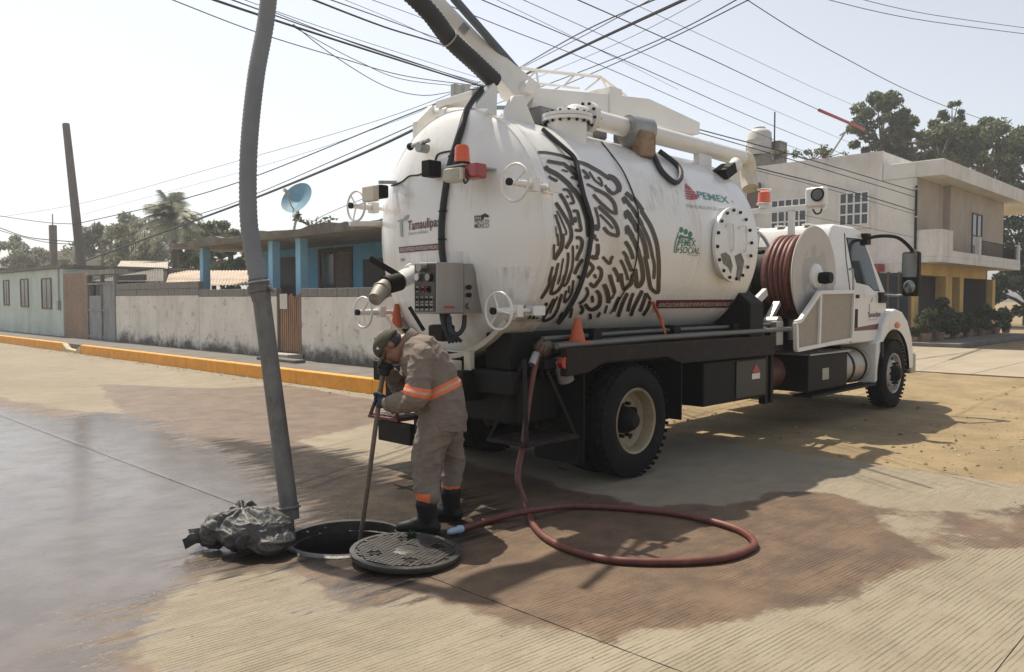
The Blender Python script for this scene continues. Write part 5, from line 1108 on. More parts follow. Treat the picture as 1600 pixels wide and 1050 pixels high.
# axles and wheels
def wheel_mesh(y0, w, ro, dish, mat_r, near, front):
    sgn = -1 if near else 1                       # outer face direction
    return None
def wheel(xc, y_out, w, s, dish, rm, name='wheel', front=False):
    # s: +1 when the outer face looks towards -Y
    zc, ro, ri = .525, .525, .295; ax = Vector((0, -s, 0)); o = Vector((xc, y_out, zc))
    prof = [(-w+.02, ri), (-w+.0, ri+.05), (-w, ro-.10), (-w+.03, ro-.025), (-w+.07, ro)]
    tr = [(-w+.07, ro), (-w*.66, ro), (-w*.65, ro-.014), (-w*.60, ro-.014), (-w*.59, ro), (-w*.41, ro), (-w*.40, ro-.014), (-w*.35, ro-.014), (-w*.34, ro)]
    prof += tr+[(-.07, ro), (-.03, ro-.025), (0, ro-.10), (-.002, ri+.07), (-.01, ri+.035), (-.03, ri)]
    t = MB().lathe(prof, o, ax, 56); tb = t.build(name, rubber, T, smooth=35)
    bl = MB()
    for k in range(44):
        a = 2*math.pi*k/44; d = Vector((math.cos(a), 0, math.sin(a))); tg = Vector((-math.sin(a), 0, math.cos(a)))
        for off in (-.035, -w+.035): bl.obox(o+ax*off+d*(ro-.012), (tg, ax, d), (.017, .028, .006))
    bl.build('tread', rubber, tb, kind='stuff')
    if not front:
        rp_ = [(-.02, ri+.012), (-.008, ri+.004), (-.02, ri-.012), (-.06, ri-.022), (-dish*.75, ri-.03), (-dish, ri-.07), (-dish-.005, .10), (-dish, .001)]
    else:
        rp_ = [(-.02, ri+.012), (-.008, ri+.004), (-.02, ri-.012), (-.10, ri-.022), (-.09, ri-.06), (-.03, .19), (-.02, .14), (-.02, .001)]
    rb_ = MB().lathe(rp_, o, ax, 48).build('rim', rm, tb, smooth=30)
    hb = MB(); d0 = -dish if not front else -.02
    hb.lathe([(d0, .13), (d0+.06, .12), (d0+.12 if not front else d0+.09, .085), (d0+.15 if not front else d0+.11, .06), (d0+.155 if not front else d0+.112, .001)], o, ax, 20)
    for k in range(10):
        a = 2*math.pi*k/10; p = o+Vector((math.cos(a), 0, math.sin(a)))*.155; hb.cyl(p+ax*(d0-.005), p+ax*(d0+.045), .018, 6)
    hb.build('hub', blackp, tb, smooth=40)
    for k in range(5):
        a = 2*math.pi*k/5+.3; p = o+Vector((math.cos(a), 0, math.sin(a)))*.215; MB().cyl(p+ax*(d0-.008 if not front else -.065), p+ax*(d0+.004 if not front else -.045), .03, 12).build('hand_hole', blackp, tb)
XW, XFW = 6.03, 12.72
wheel(XW, 4.27, .26, 1, .17, rimw); wheel(XW, 4.58, .26, 1, .10, rimw); wheel(XW, 6.63, .26, -1, .17, rimw); wheel(XW, 6.32, .26, -1, .10, rimw)
wheel(XFW, 4.29, .27, 1, .05, rimg, front=True); wheel(XFW, 6.61, .27, -1, .05, rimg, front=True)
ax_ = MB(); ax_.cyl((XW, 4.6, .525), (XW, 6.3, .525), .09, 12); ax_.ball((XW, TY, .53), (.3, .28, .26)); ax_.cyl((XFW, 4.5, .5), (XFW, 6.4, .5), .06, 10); ax_.cyl((XW+.2, TY, .6), (11.2, TY, .85), .06, 10); ax_.build('axle', blackp, T, smooth=40)
sp_ = MB()
for s in (-1, 1): sp_.tube([(XW-.75, TY+s*.43, .85), (XW, TY+s*.43, .68), (XW+.75, TY+s*.43, .85)], .05, 6); sp_.tube([(XFW-.7, TY+s*.43, .8), (XFW, TY+s*.43, .6), (XFW+.7, TY+s*.43, .8)], .05, 6)
sp_.build('leaf_spring', blackp, T)
for y in (4.30, 6.03): B((5.28, y, .22), (5.295, y+.57, 1.05)).build('mud_flap', blackp, T)
for y in (4.30, 6.03): B((6.80, y, .45), (6.815, y+.57, 1.02)).build('mud_flap', blackp, T)
# rear end
B((4.62, TY-.95, .86), (4.72, TY+.95, 1.05)).build('rear_bumper', blackp, T, bevel=.01)
B((4.72, TY-.9, .60), (5.24, TY+.9, .99)).build('rear_box', blackp, T, bevel=.02)
qa, qb = at(640, 545, 'X', 4.58), at(719, 605, 'X', 4.58); B((4.50, qb.y, .90), (4.61, qa.y, 1.12)).build('cream_tray', cream, T, bevel=.015); B((4.60, qb.y-.10, .98), (4.66, qb.y-.02, 1.2)).build('cream_post', cream, T, bevel=.01)
# hanging steps at the rear corners
def frame_step(X0, X1, Y0, Y1, z, ztop, m, nm):
    o = B((X0, Y0, z-.03), (X1, Y1, z)).build(nm, m, T, bevel=.005); b = MB()
    for (x, y) in ((X0+.02, Y0+.02), (X1-.02, Y0+.02), (X0+.02, Y1-.02), (X1-.02, Y1-.02)): b.beam((x, y, z), ((X0+X1)/2+(x-(X0+X1)/2)*.35, (Y0+Y1)/2, ztop), .035, .025)
    b.build('step_hanger', m, o); g = MB()
    for k in range(6): g.box((X0+.03, Y0+(Y1-Y0)*(k+.3)/6, z), (X1-.03, Y0+(Y1-Y0)*(k+.5)/6, z+.012))
    g.build('tread_bar', galv if m is redm else m, o)
redm = M('red_oxide_paint', (0.14, 0.03, 0.025), 0.6, var=0.3)
frame_step(4.55, 5.2, 4.28, 4.74, .50, 1.15, darkbr, 'step')
MB().tube(smoothpts([(5.18, 4.30, .48), (5.22, 4.30, .35), (5.12, 4.30, .22), (4.98, 4.32, .25)], 5), .007, 6).build('step_wire', blackp, T)
zs = at(600, 645, 'X', 4.9); frame_step(4.72, 5.12, zs.y-.45, zs.y+.03, zs.z, 1.1, redm, 'step')
B((4.74, zs.y-.62, zs.z-.24), (4.80, zs.y-.12, zs.z-.04)).build('step_plate', darkbr, T)
qv = at(850, 545, 'Y', 4.55); o = MB().ball(qv, (.10, .08, .09)).build('hose_valve', M('dim_brass', (0.16, 0.13, 0.09), 0.5, metal=.5), T, smooth=60); MB().cyl(at(875, 560, 'Y', 4.4), at(885, 595, 'Y', 4.4), .07, 14).build('filter_bowl', M('dim_grey_paint', (0.2, 0.19, 0.18)), T, smooth=40); q = at(884, 567, 'Y', 4.30); MB().cyl(q, q+Vector((0, .05, 0)), .05, 16).build('side_reflector', redlens, T)
# boxes along the side
B((7.32, 4.36, .52), (8.70, 4.98, .985)).build('tool_box', blackp, T, bevel=.015); B((7.98, 4.345, .55), (8.66, 4.358, .96)).build('box_lid', M('dark_green_paint', (0.03, 0.032, 0.028), 0.5, var=.3), T, bevel=.004)
t_ = [at(x, y, 'Y', 4.341) for x, y in ((1182, 568), (1189, 582), (1175, 582))]; MB().add(t_, [(0, 1, 2)]).build('warning_triangle', redpr, T)
a_, b_ = at(1175, 584, 'Y', 4.341), at(1187, 591, 'Y', 4.341); B((a_.x, 4.338, b_.z), (b_.x, 4.342, a_.z)).build('sticker', whitepr, T)
for x in (8.72, 8.86): B((x, 4.38, .42), (x+.06, 4.46, 1.0)).build('hanger_post', blackp, T)
B((9.78, 4.34, .47), (11.02, 4.98, .93)).build('tool_box', blackp, T, bevel=.015); B((9.76, 4.31, .935), (11.05, 5.0, .955)).build('tread_plate', galv, T)
B((10.2, 4.335, .6), (10.4, 4.345, .75)).build('latch', galv, T)
MB().cyl((9.0, 4.75, .72), (9.6, 4.75, .72), .2, 20).build('air_tank', M('dim_maroon', (0.10, 0.035, 0.03), 0.5, var=.3), T, smooth=40)
fo = MB().lathe([(0, .001), (0, .2), (.03, .235), (.06, .25), (.90, .25), (.93, .235), (.96, .2), (.96, .001)], (11.06, 4.62, .69), XA, 32).build('fuel_tank', M('dull_alloy', (0.40, 0.37, 0.32), .45, metal=.5, var=.15), T, smooth=40)
for x in (11.3, 11.75): MB().lathe([(0, .252), (0, .262), (.05, .262), (.05, .252)], (x, 4.62, .69), XA, 32, True).build('tank_strap', blackp, fo)
B((9.8, 4.30, .40), (12.0, 4.55, .43)).build('running_board', blackp, T)
for x in (7.0, 7.15): MB().cyl((x, 4.6, .5), (x, 4.9, .5), .1, 12).build('air_bottle', blackp, T, smooth=40)
B((6.95, 4.6, .72), (7.15, 4.75, .95)).build('cream_bracket', cream, T)

# ---- hose reel between tank and cab
RC = at(1274, 432, 'Y', 4.42); rr_ = .645; RY0, RY1 = 4.42, 5.30
o = MB().lathe([(0, .001), (0, rr_), (.015, rr_+.012), (.03, rr_), (.03, .001)], (RC.x, RY0+.03, RC.z), (0, -1, 0), 56).build('reel_disc', M('reel_paint', (0.50, 0.47, 0.43), .5, var=.08), T, smooth=35)
MB().lathe([(0, .17), (.03, .16), (.06, .10), (.06, .001)], (RC.x, RY0, RC.z), (0, -1, 0), 28).build('reel_hub', white, o, smooth=40)
MB().lathe([(0, .07), (.08, .08), (.16, .07), (.16, .001)], (RC.x, RY0-.05, RC.z-.02), (0, -1, 0), 18).build('hub_motor', blackp, o, smooth=40)
o = MB().torus((RC.x, RY1, RC.z), (0, 1, 0), rr_, .025, 48, 8).build('reel_wheel', white, T, smooth=60); sp = MB()
for k in range(6):
    a = k*math.pi/3+.25; sp.cyl((RC.x, RY1, RC.z), (RC.x+math.cos(a)*rr_, RY1, RC.z+math.sin(a)*rr_), .022, 8)
sp.build('spoke', white, o)
k = 0
for lay, rad in enumerate((.44, .48, .52)):
    nn = 7-lay
    for i in range(nn):
        y = RY0+.09+lay*.033+i*.067; o = MB().torus((RC.x, y, RC.z), (0, 1, 0), rad+random.uniform(-.01, .01), .036, 48, 8).build('reel_hose', redhose, T, smooth=70)
MB().cyl((RC.x, RY0, RC.z), (RC.x, RY1, RC.z), .41, 28).build('reel_drum', blackp, T, smooth=40)
FP = [(1250, 501), (1280, 457), (1333, 456), (1330, 530), (1244, 547), (1243, 504)]; Fw = [at(x, y, 'Y', 4.28) for x, y in FP]
for yy_, nm in ((0, 'near'), (.90, 'far')):
    b = MB(); P = [p+Vector((0, yy_, 0)) for p in Fw]
    for i in range(6): b.beam(P[i], P[(i+1)%6], .05, .055, (0, 1, 0))
    m1, m2 = (P[1]+Vector((.02, 0, 0))), Vector((P[1].x, P[1].y, P[4].z+.05)); b.beam(m1, m2, .05, .05, (0, 1, 0)); fo_ = b.build('reel_frame', white, T, bevel=.006)
    if yy_ == 0:
        MB().prism([(p.x, p.z) for p in (Fw[0], Fw[1], Vector((Fw[1].x, 0, Fw[4].z+.04)), Fw[4])], 'Y', 4.285, 4.295).build('mesh_panel', perf, fo_); MB().prism([(Fw[1].x+.03, Fw[1].z), (Fw[2].x, Fw[2].z), (Fw[3].x, Fw[3].z), (Fw[1].x+.03, Fw[4].z+.05)], 'Y', 4.284, 4.296).build('side_panel', perf, fo_)
MB().beam((9.1, 5.15, 1.2), (9.75, 5.15, 1.85), .09, .07).build('reel_strut', galv, T, bevel=.008); MB().beam((9.0, 4.6, 1.2), (9.45, 4.6, 1.6), .09, .06).build('reel_strut', galv, T, bevel=.008); B((9.02, 4.45, 1.02), (9.30, 4.75, 1.3)).build('reel_mount', blackp, T, bevel=.008); B((8.95, 4.36, 1.1), (9.12, 4.44, 1.38)).build('reel_bracket', galv, T, bevel=.008)
MB().beam(at(1153, 500, 'Y', 4.75), at(1196, 456, 'Y', 4.75), .06, .10).build('reel_brace', white, T, bevel=.008)
MB().cyl((9.2, 4.45, 1.35), (9.2, 4.62, 1.35), .09, 18).build('swivel', steel, T, smooth=40)
# ---- light bar behind the cab
LX = 10.35; la, lb = at(1160, 332, 'X', LX), at(1291, 319, 'X', LX); lz = la.z
B((LX-.035, lb.y, lz-.035), (LX+.035, la.y+.3, lz+.035)).build('light_bar', white, T, bevel=.006)
py_ = at(1237, 330, 'X', LX).y; B((LX-.033, py_-.04, 1.1), (LX+.033, py_+.04, lz-.036)).build('light_post', white, T, bevel=.006)
q = at(1194, 318, 'X', LX); MB().cyl((LX, q.y, lz+.03), (LX, q.y, q.z+.0), .07, 14).build('beacon_stem', white, T, smooth=40)
o = MB().lathe([(0, .001), (0, .085), (.03, .085), (.15, .078), (.17, .05), (.175, .001)], (LX, q.y, q.z), (0, 0, 1), 24).build('beacon', orange, T, smooth=50); MB().lathe([(-.02, .10), (0, .11), (.005, .10)], (LX, q.y, q.z), (0, 0, 1), 24, True).build('beacon_base', white, o)
MB().lathe([(.185, .09), (.19, .10), (.195, .09)], (LX, q.y, q.z), (0, 0, 1), 24, True).build('beacon_guard', white, o)
q = at(1277, 309, 'X', LX); o = B((LX-.09, q.y-.13, q.z-.12), (LX+.05, q.y+.13, q.z+.13)).build('work_lamp', white, T, bevel=.03, seg=3); c = at(1278, 304, 'X', LX-.092)
MB().cyl(c, c-XA*.02, .075, 24).build('lens', M('lamp_dark_lens', (0.13, 0.13, 0.125), .15, var=.3, spec=.8), o, smooth=40); MB().torus(c-XA*.015, XA, .078, .012).build('bezel', blackp, o, smooth=60)
MB().tube(smoothpts([at(1270, 327, 'X', LX), at(1275, 334, 'X', LX), at(1282, 332, 'X', LX), at(1284, 325, 'X', LX)], 4), .012, 6).build('lamp_wire', hoseblk, T)

# ---- cab
CY0, CY1 = 4.40, 6.50
cabins = lambda z: .13*max(0, (z-1.7)/.9)
cl_ = [(1.02, 10.70, 12.62), (1.70, 10.70, 12.62), (2.0, 10.71, 12.41), (2.2, 10.73, 12.26), (2.5, 10.78, 12.03), (2.62, 10.85, 11.92), (2.68, 11.0, 11.62)]
g = MB(); vs = []
for z, xa, xb in cl_: y0, y1 = CY0+cabins(z), CY1-cabins(z); vs += [(xa, y0, z), (xb, y0, z), (xb, y1, z), (xa, y1, z)]
n = len(cl_); g.add(vs, [(0, 3, 2, 1), (4*n-4, 4*n-3, 4*n-2, 4*n-1)]+[(4*i+k, 4*i+(k+1)%4, 4*i+4+(k+1)%4, 4*i+4+k) for i in range(n-1) for k in range(4)])
g.build('cab', white, T, smooth=25, bevel=.03, seg=3)
for k in range(4): y = 4.85+k*.4; B((10.9, y, 2.675), (11.7, y+.12, 2.70)).build('roof_rib', white, T, bevel=.01)
def panel(pts, off, th, m, nm, parent, bev=.006):
    # pts: one outline, or a list of outlines meeting at the waist line (z = 1.70), laid on the cab side
    g = MB()
    for pl in (pts if isinstance(pts[0], list) else [pts]):
        n = len(pl); a = [(x, CY0+cabins(z)-off, z) for x, z in pl]; b = [(x, CY0+cabins(z)-off+th, z) for x, z in pl]
        g.add(a+b, [tuple(range(n)), tuple(range(2*n-1, n-1, -1))]+[(i, n+i, n+(i+1)%n, (i+1)%n) for i in range(n)])
    return g.build(nm, m, parent, bevel=bev)
do = panel([[(11.27, 1.04), (12.50, 1.04), (12.55, 1.70), (11.24, 1.70), (11.24, 1.4)], [(11.24, 1.70), (12.55, 1.70), (12.40, 1.93), (12.00, 2.48), (11.88, 2.54), (11.30, 2.56), (11.24, 2.2)]], .012, .02, white, 'cab_door', T)
panel([[(11.255, 1.04), (11.27, 1.04), (11.24, 1.4), (11.24, 1.70), (11.222, 1.70), (11.222, 1.4)], [(11.222, 1.70), (11.24, 1.70), (11.24, 2.2), (11.30, 2.57), (11.282, 2.57), (11.222, 2.2)]], .003, .006, blackp, 'door_gap', T, 0)
WP = [(1332.5, 372.5), (1357, 375), (1364, 405), (1371, 454), (1363, 453), (1356, 445), (1338, 441), (1334.5, 420)]
wp = [(at(x, y, 'Y', 4.42).x, max(1.735, at(x, y, 'Y', 4.42).z)) for x, y in WP]; cxm = sum(p[0] for p in wp)/8; czm = sum(p[1] for p in wp)/8
panel([(cxm+(x-cxm)*1.05, czm+(z-czm)*1.04) for x, z in wp], .016, .012, blackp, 'window_rubber', do, .003); panel(wp, .020, .012, glass, 'window', do, .002)
a_, b_ = at(1331, 483, 'Y', CY0), at(1337, 512, 'Y', CY0); panel([(a_.x, b_.z), (b_.x, b_.z), (b_.x, a_.z), (a_.x, a_.z)], .03, .02, blackp, 'handle', do)
panel([(11.27, 1.20), (12.52, 1.20), (12.52, 1.30), (11.27, 1.24)], .0145, .008, maroon, 'stripe', do, 0)
put_text(CY0-.016, 'Tamaulipas', (1356, 496), (1376, 494), .075, blackpr, .015); put_text(CY0-.016, 'Gobierno del Estado', (1356, 501), (1370, 500), .025, greypr)
panel([(11.88, 1.39), (11.92, 1.37), (11.92, 1.58), (11.88, 1.58)], .0135, .003, greypr, 'emblem_bar', do, 0); panel([(11.94, 1.60), (11.98, 1.60), (12.04, 1.66), (11.97, 1.655)], .0135, .003, greypr, 'emblem_leaf', do, 0)
for y in (4.78, 5.55): B((10.685, y, 1.85), (10.705, y+.58, 2.38)).build('rear_window', glass, T)
MB().add([(12.02, CY0+.22, 2.50), (12.02, CY1-.22, 2.50), (12.60, CY1-.08, 1.76), (12.60, CY0+.08, 1.76)], [(0, 1, 2, 3)]).build('windscreen', glass, T)
hd0 = [(12.60, 4.72, 1.74), (12.60, 6.18, 1.74), (12.60, 6.2, .8), (12.60, 4.7, .8)]; hd1 = [(13.72, 4.90, 1.42), (13.72, 6.0, 1.42), (13.78, 6.02, .75), (13.78, 4.88, .75)]
hm = [(13.1, 4.80, 1.66), (13.1, 6.1, 1.66), (13.1, 6.12, .78), (13.1, 4.78, .78)]
MB().add(hd0+hm+hd1, [(0, 3, 2, 1), (8, 9, 10, 11)]+[(4*s+i, 4*s+(i+1)%4, 4*s+4+(i+1)%4, 4*s+4+i) for s in (0, 1) for i in range(4)]).build('hood', white, T, smooth=30, bevel=.06, seg=4)
ar = [(XFW+.655*math.cos(a), .525+.655*math.sin(a)) for a in np.linspace(R(2), R(186), 22)]
fp = [(12.00, .42), (12.03, 1.02), (12.16, 1.06), (12.26, 1.27), (12.45, 1.44), (12.75, 1.50), (13.05, 1.45), (13.30, 1.30), (13.50, 1.05), (13.58, .80), (13.60, .55)]
for y0, y1 in ((4.31, 4.86), (6.04, 6.59)):
    poly = fp+ar; MB().prism(poly, 'Y', y0, y1).build('fender', white, T, smooth=30, bevel=.03, seg=3)
for y0, y1 in ((4.30, 4.84), (6.06, 6.6)):
    g = MB(); n = len(ar); g.add([(x, y0, z) for x, z in ar]+[(x, y1, z) for x, z in ar], [(i, i+1, n+i+1, n+i) for i in range(n-1)]); g.build('wheel_well', blackp, T)
B((13.62, 4.35, .45), (13.86, 6.55, .78)).build('front_bumper', galv, T, bevel=.04, seg=3)
q = at(1402, 508, 'Y', 4.31); MB().ball((q.x, 4.305, q.z), (.12, .02, .05), 16, 8).build('marker_lamp', M('amber_lens', (0.55, 0.14, 0.05), .2, var=.1, spec=.7), T, smooth=80)
B((12.14, 4.29, .80), (12.24, 4.305, 1.02)).build('fender_vent', blackp, T)
# mirror
mt_ = at(1424, 393, 'Y', 4.02); mbm = at(1421, 463, 'Y', 4.02); mx_ = (mt_.x+mbm.x)/2
mo_ = B((mx_-.03, 3.90, mbm.z), (mx_+.11, 4.14, mt_.z)).build('mirror', blackp, T, bevel=.035, seg=3); B((mx_-.036, 3.92, mbm.z+.28), (mx_-.031, 4.12, mt_.z-.03)).build('mirror_glass', M('mirror_glass', (0.25, 0.27, 0.27), .12, metal=.8, var=.2), mo_)
MB().ball((mx_-.035, 4.02, mbm.z+.14), (.03, .085, .10), 16, 10).build('spot_mirror', M('mirror_glass', (0.25, 0.27, 0.27)), mo_, smooth=80)
ma_ = MB(); ma_.tube(smoothpts([(11.95, 4.50, 2.52), (12.05, 4.32, 2.56), (12.3, 4.15, 2.54), (mx_+.02, 4.02, mt_.z+.03), (mx_+.03, 4.02, mt_.z-.05)], 5), .026, 8); ma_.box((11.9, 4.44, 2.44), (12.05, 4.56, 2.60)); ma_.build('mirror_arm', blackp, T, smooth=50)
MB().tube([(12.35, 4.43, 1.72), (12.45, 4.2, 1.70), (mx_, 4.03, mbm.z+.03)], .018, 8).build('mirror_arm', galv, T); q = at(1376, 465, 'Y', 4.40); MB().obox(q, (XA, Vector((0, 1, 0)), Vector((0, 0, 1))), (.13, .05, .08)).build('lower_mirror', blackp, T, bevel=.02)

# grab rail, hinges and weld seams, grime runs
MB().tube(smoothpts([(11.08, 4.36, 1.25), (11.08, 4.31, 1.3), (11.08, 4.31, 2.0), (11.08, 4.37, 2.05)], 4), .014, 8).build('grab_rail', galv, T, smooth=60)
for z in (1.2, 1.62): B((12.44, 4.372, z), (12.56, 4.40, z+.07)).build('door_hinge', blackp, do, bevel=.006)
B((11.34, 4.375, 1.66), (11.50, 4.39, 1.71)).build('door_lock', blackp, do, bevel=.006)
for x in (4.98, 6.05, 7.25): MB().lathe([(0, TR-.004), (.004, TR+.003), (.014, TR+.003), (.018, TR-.004)], (x, TY, TZ), XA, 128).build('weld_seam', tankw, T, smooth=60)
def grime_mat():
    m = bpy.data.materials.new('grime_run'); m.use_nodes = True; N = m.node_tree.nodes; L = m.node_tree.links.new; b = N['Principled BSDF']; b.inputs['Base Color'].default_value = (0.20, 0.15, 0.10, 1); b.inputs['Roughness'].default_value = .8
    tc = N.new('ShaderNodeTexCoord'); mp = N.new('ShaderNodeMapping'); mp.inputs['Scale'].default_value = (1, 1, .08); L(tc.outputs['Object'], mp.inputs[0])
    n1 = N.new('ShaderNodeTexNoise'); n1.inputs['Scale'].default_value = 26; n1.inputs['Detail'].default_value = 5; L(mp.outputs[0], n1.inputs['Vector']); n2 = N.new('ShaderNodeTexNoise'); n2.inputs['Scale'].default_value = 4; n2.inputs['Detail'].default_value = 5; L(tc.outputs['Object'], n2.inputs['Vector'])
    mu = N.new('ShaderNodeMath'); mu.operation = 'MULTIPLY'; L(n1.outputs[0], mu.inputs[0]); L(n2.outputs[0], mu.inputs[1]); r = N.new('ShaderNodeMapRange'); r.inputs[1].default_value = .24; r.inputs[2].default_value = .42; r.inputs[4].default_value = .20; L(mu.outputs[0], r.inputs[0]); L(r.outputs[0], b.inputs['Alpha']); return m
grm = grime_mat()
for c in ([(612, 290), (625, 288), (627, 335), (614, 340)], [(636, 284), (645, 282), (647, 330), (639, 332)], [(700, 285), (760, 280), (764, 330), (700, 332)], [(655, 395), (740, 392), (742, 412), (655, 412)], [(745, 420), (830, 415), (815, 490), (748, 515)]):
    quad_on(lambda x, y: hit_door(x, y, .003), c, grm, 'grime_run', T, 8, 8)
for c in ([(1050, 285), (1060, 285), (1062, 345), (1052, 345)], [(1000, 260), (1030, 262), (1040, 330), (1012, 330)]):
    quad_on(lambda x, y: hit_tank(x, y, .003), c, grm, 'grime_run', T, 6, 10)

B((8.92, 4.86, 1.06), (10.58, 6.42, 1.62)).build('shadow_fill_box', blackp, T, bevel=.02); B((8.95, 5.02, .62), (10.9, 5.95, .80)).build('shadow_fill_plate', blackp, T, bevel=.02)  # added boxes, hidden behind the reel, closing lit gaps in the truck's shadow
B((9.85, 5.0, 1.621), (10.6, 6.3, 2.3)).build('shadow_fill_upper', blackp, T, bevel=.03)  # another added block that fills the shadow between tank and cab

# ------------------------------------------------------------------ manhole, lid, sack, hose
mhm = thing('manhole', 'open round manhole with iron frame in front of the worker', 'manhole', HOLE)
MB().lathe([(0.003, .455), (0.010, .445), (0.012, .405), (0.010, .388), (-0.05, .380), (-0.055, .355), (-0.12, .35), (-0.12, .45)], HOLE, (0, 0, 1), 64, True).build('frame', wetiron, mhm, smooth=35)
MB().lathe([(-0.10, .355), (-0.6, .38), (-1.5, .45), (-1.5, .001)], HOLE, (0, 0, 1), 48).build('shaft', shaftm, mhm, smooth=40)
MB().lathe([(-1.2, .44), (-1.2, .001)], HOLE, (0, 0, 1), 40).build('sewage', M('dark_water', (0.012, 0.011, 0.01), .08, var=.2), mhm)
ln = (Vector((0.02, -0.045, 1))).normalized(); lu = Vector((1, 0.35, 0)); lu = (lu-ln*lu.dot(ln)).normalized(); lw = ln.cross(lu)
lid = thing('manhole_cover', 'round cast iron manhole lid with chequered top lying beside the hole', 'manhole cover', LIDC-Vector((0, 0, .05)))
LC = LIDC-Vector((0, 0, .012))
MB().lathe([(-.034, .001), (-.034, .330), (-.030, .340), (-.008, .350), (.004, .350), (.008, .345), (.008, .318), (.0, .314), (.0, .001)], LC, ln, 72).build('disc', iron, lid, smooth=35)
hl = [(.17, .12), (-.17, .12), (.16, -.14), (-.16, -.13)]
tl = MB()
for i in range(-11, 12):
    for j in range(-11, 12):
        a, b = i*.026, j*.030
        if math.hypot(a, b) > .30 or math.hypot(a, b*1.6) < .10 or any(math.hypot(a-p, b-q) < .045 for p, q in hl): continue
        tl.obox(LC+lu*a+lw*b+ln*.004, (lu, lw, ln), (.0105, .0125, .0050))
tl.build('chequer_stud', iron, lid, kind='stuff')
MB().lathe([(0, .10), (.005, .09), (.006, .001)], LC, ln, 32).build('boss', iron, lid, smooth=40)
for p, q in hl:
    c = LC+lu*p+lw*q; MB().lathe([(.0105, .034), (.011, .030), (.006, .027), (.005, .001)], c, ln, 20).build('lift_hole', blackp, lid)
mgm = leafm('green_rag', (0.012, 0.03, 0.022), (0.03, 0.06, 0.045))
def wads(c, n, r, s): V, F = leaves(np.array([tuple(c)]), np.array([r]), n, s); return V, F
V, F = wads(LC+lu*.22+lw*.10+ln*.018, 60, .03, .022); V[:, 2] = np.maximum(V[:, 2], (LC+ln*.006).z); tag(mesh_np('weed_clump', V, F, mgm, None), 'small dark green clump of weed lying on the manhole lid', 'weed')

from mathutils import noise as mn
def organic(mb, name, mat, parent, vox=.01, sm=8, disp=None):
    me = mb.mesh('tmp'); ob = bpy.data.objects.new('tmp', me); COL.objects.link(ob)
    bm = bmesh.new(); bm.from_mesh(me); bmesh.ops.remove_doubles(bm, verts=bm.verts, dist=1e-5); bmesh.ops.recalc_face_normals(bm, faces=bm.faces); bm.to_mesh(me); bm.free()
    r = ob.modifiers.new('r', 'REMESH'); r.mode = 'VOXEL'; r.voxel_size = vox; s = ob.modifiers.new('s', 'SMOOTH'); s.iterations = sm; s.factor = .5
    out = bpy.data.meshes.new_from_object(ob.evaluated_get(bpy.context.evaluated_depsgraph_get())); bpy.data.objects.remove(ob); bpy.data.meshes.remove(me)
    out.name = name; out.materials.clear(); out.materials.append(mat)
    if disp:
        nr = [v.normal.copy() for v in out.vertices]
        for v, n_ in zip(out.vertices, nr): v.co = v.co+n_*disp(v.co)
    for p in out.polygons: p.use_smooth = True
    o = bpy.data.objects.new(name, out); COL.objects.link(o)
    if parent is not None: attach(o, parent)
    return o
def loft(g, secs, n=20):
    # secs: (centre, axis u * radius, axis w * radius)
    vs = []
    for c, u, w in secs:
        for k in range(n):
            a = 2*math.pi*k/n; vs.append(c+u*math.cos(a)+w*math.sin(a))
    m = len(secs); fs = [(i*n+k, i*n+(k+1)%n, (i+1)*n+(k+1)%n, (i+1)*n+k) for i in range(m-1) for k in range(n)]
    fs += [tuple(range(n))[::-1], tuple(range((m-1)*n, m*n))]; g.add(vs, fs)
def limb(g, pts, rs, n=16, sub=5):
    P = smoothpts(pts, sub); m = len(P); rr = [float(np.interp(i/(m-1)*(len(rs)-1), range(len(rs)), rs)) for i in range(m)]
    g.tube(P, rr, n); g.ball(P[0], rr[0]*.99, 14, 8); g.ball(P[-1], rr[-1]*.99, 14, 8)
# sack of waste
sackm = M('grey_woven_sack', (0.050, 0.048, 0.046), .50, var=.5, vs=9, bump=.3, bs=140, spec=.7, dirt=((0.17, 0.16, 0.15), .3, 7, 1))
g = MB(); c0 = at(390, 868, 'Z', 0); U3 = (rt, fw.cross(rt) if False else Vector((fw.x, fw.y, 0)).normalized(), Vector((0, 0, 1)))
g.ball(c0+U3[1]*.10+Vector((0, 0, .135)), (.245, .20, .13), 24, 14, U3); g.ball(c0-rt*.07+U3[1]*.12+Vector((0, 0, .17)), (.17, .15, .10), 20, 12, U3); g.ball(c0+rt*.14+U3[1]*.04+Vector((0, 0, .09)), (.14, .15, .09), 20, 12, U3)
g.ball(c0-rt*.10+U3[1]*.20+Vector((0, 0, .25)), (.08, .07, .045), 16, 10, U3); g.ball(c0-rt*.27+U3[1]*.12+Vector((0, 0, .12)), (.08, .10, .10), 16, 10, U3)
limb(g, [c0-rt*.25+U3[1]*.12+Vector((0, 0, .08)), c0-rt*.33+U3[1]*.11+Vector((0, 0, .06))], [.07, .03])
hub_ = c0-rt*.08+U3[1]*.12+Vector((0, 0, .22))
def sackd(p):
    q = p-hub_; a = math.atan2(q.dot(rt), q.dot(U3[1])); r_ = q.length
    fold = (abs(math.sin(a*5+mn.noise(p*5)*2.2))-.5)*min(1, .14/max(r_, .04))*.034
    q2 = Vector((p.x*7+p.z*5, p.y*7-p.x*4, p.z*13)); rid = (1-abs(mn.noise(q2)))**5; rid2 = (1-abs(mn.noise(q2*2.3+Vector((3, 1, 7)))))**5; return fold+rid*.014+rid2*.006-.005+mn.noise(p*26)*.003+mn.noise(p*3.5)*.022
sk = organic(g, 'sack', sackm, None, .006, 4, sackd)
for v in sk.data.vertices: v.co.z = max(v.co.z, 0.004+0.002*math.sin(v.co.x*40))
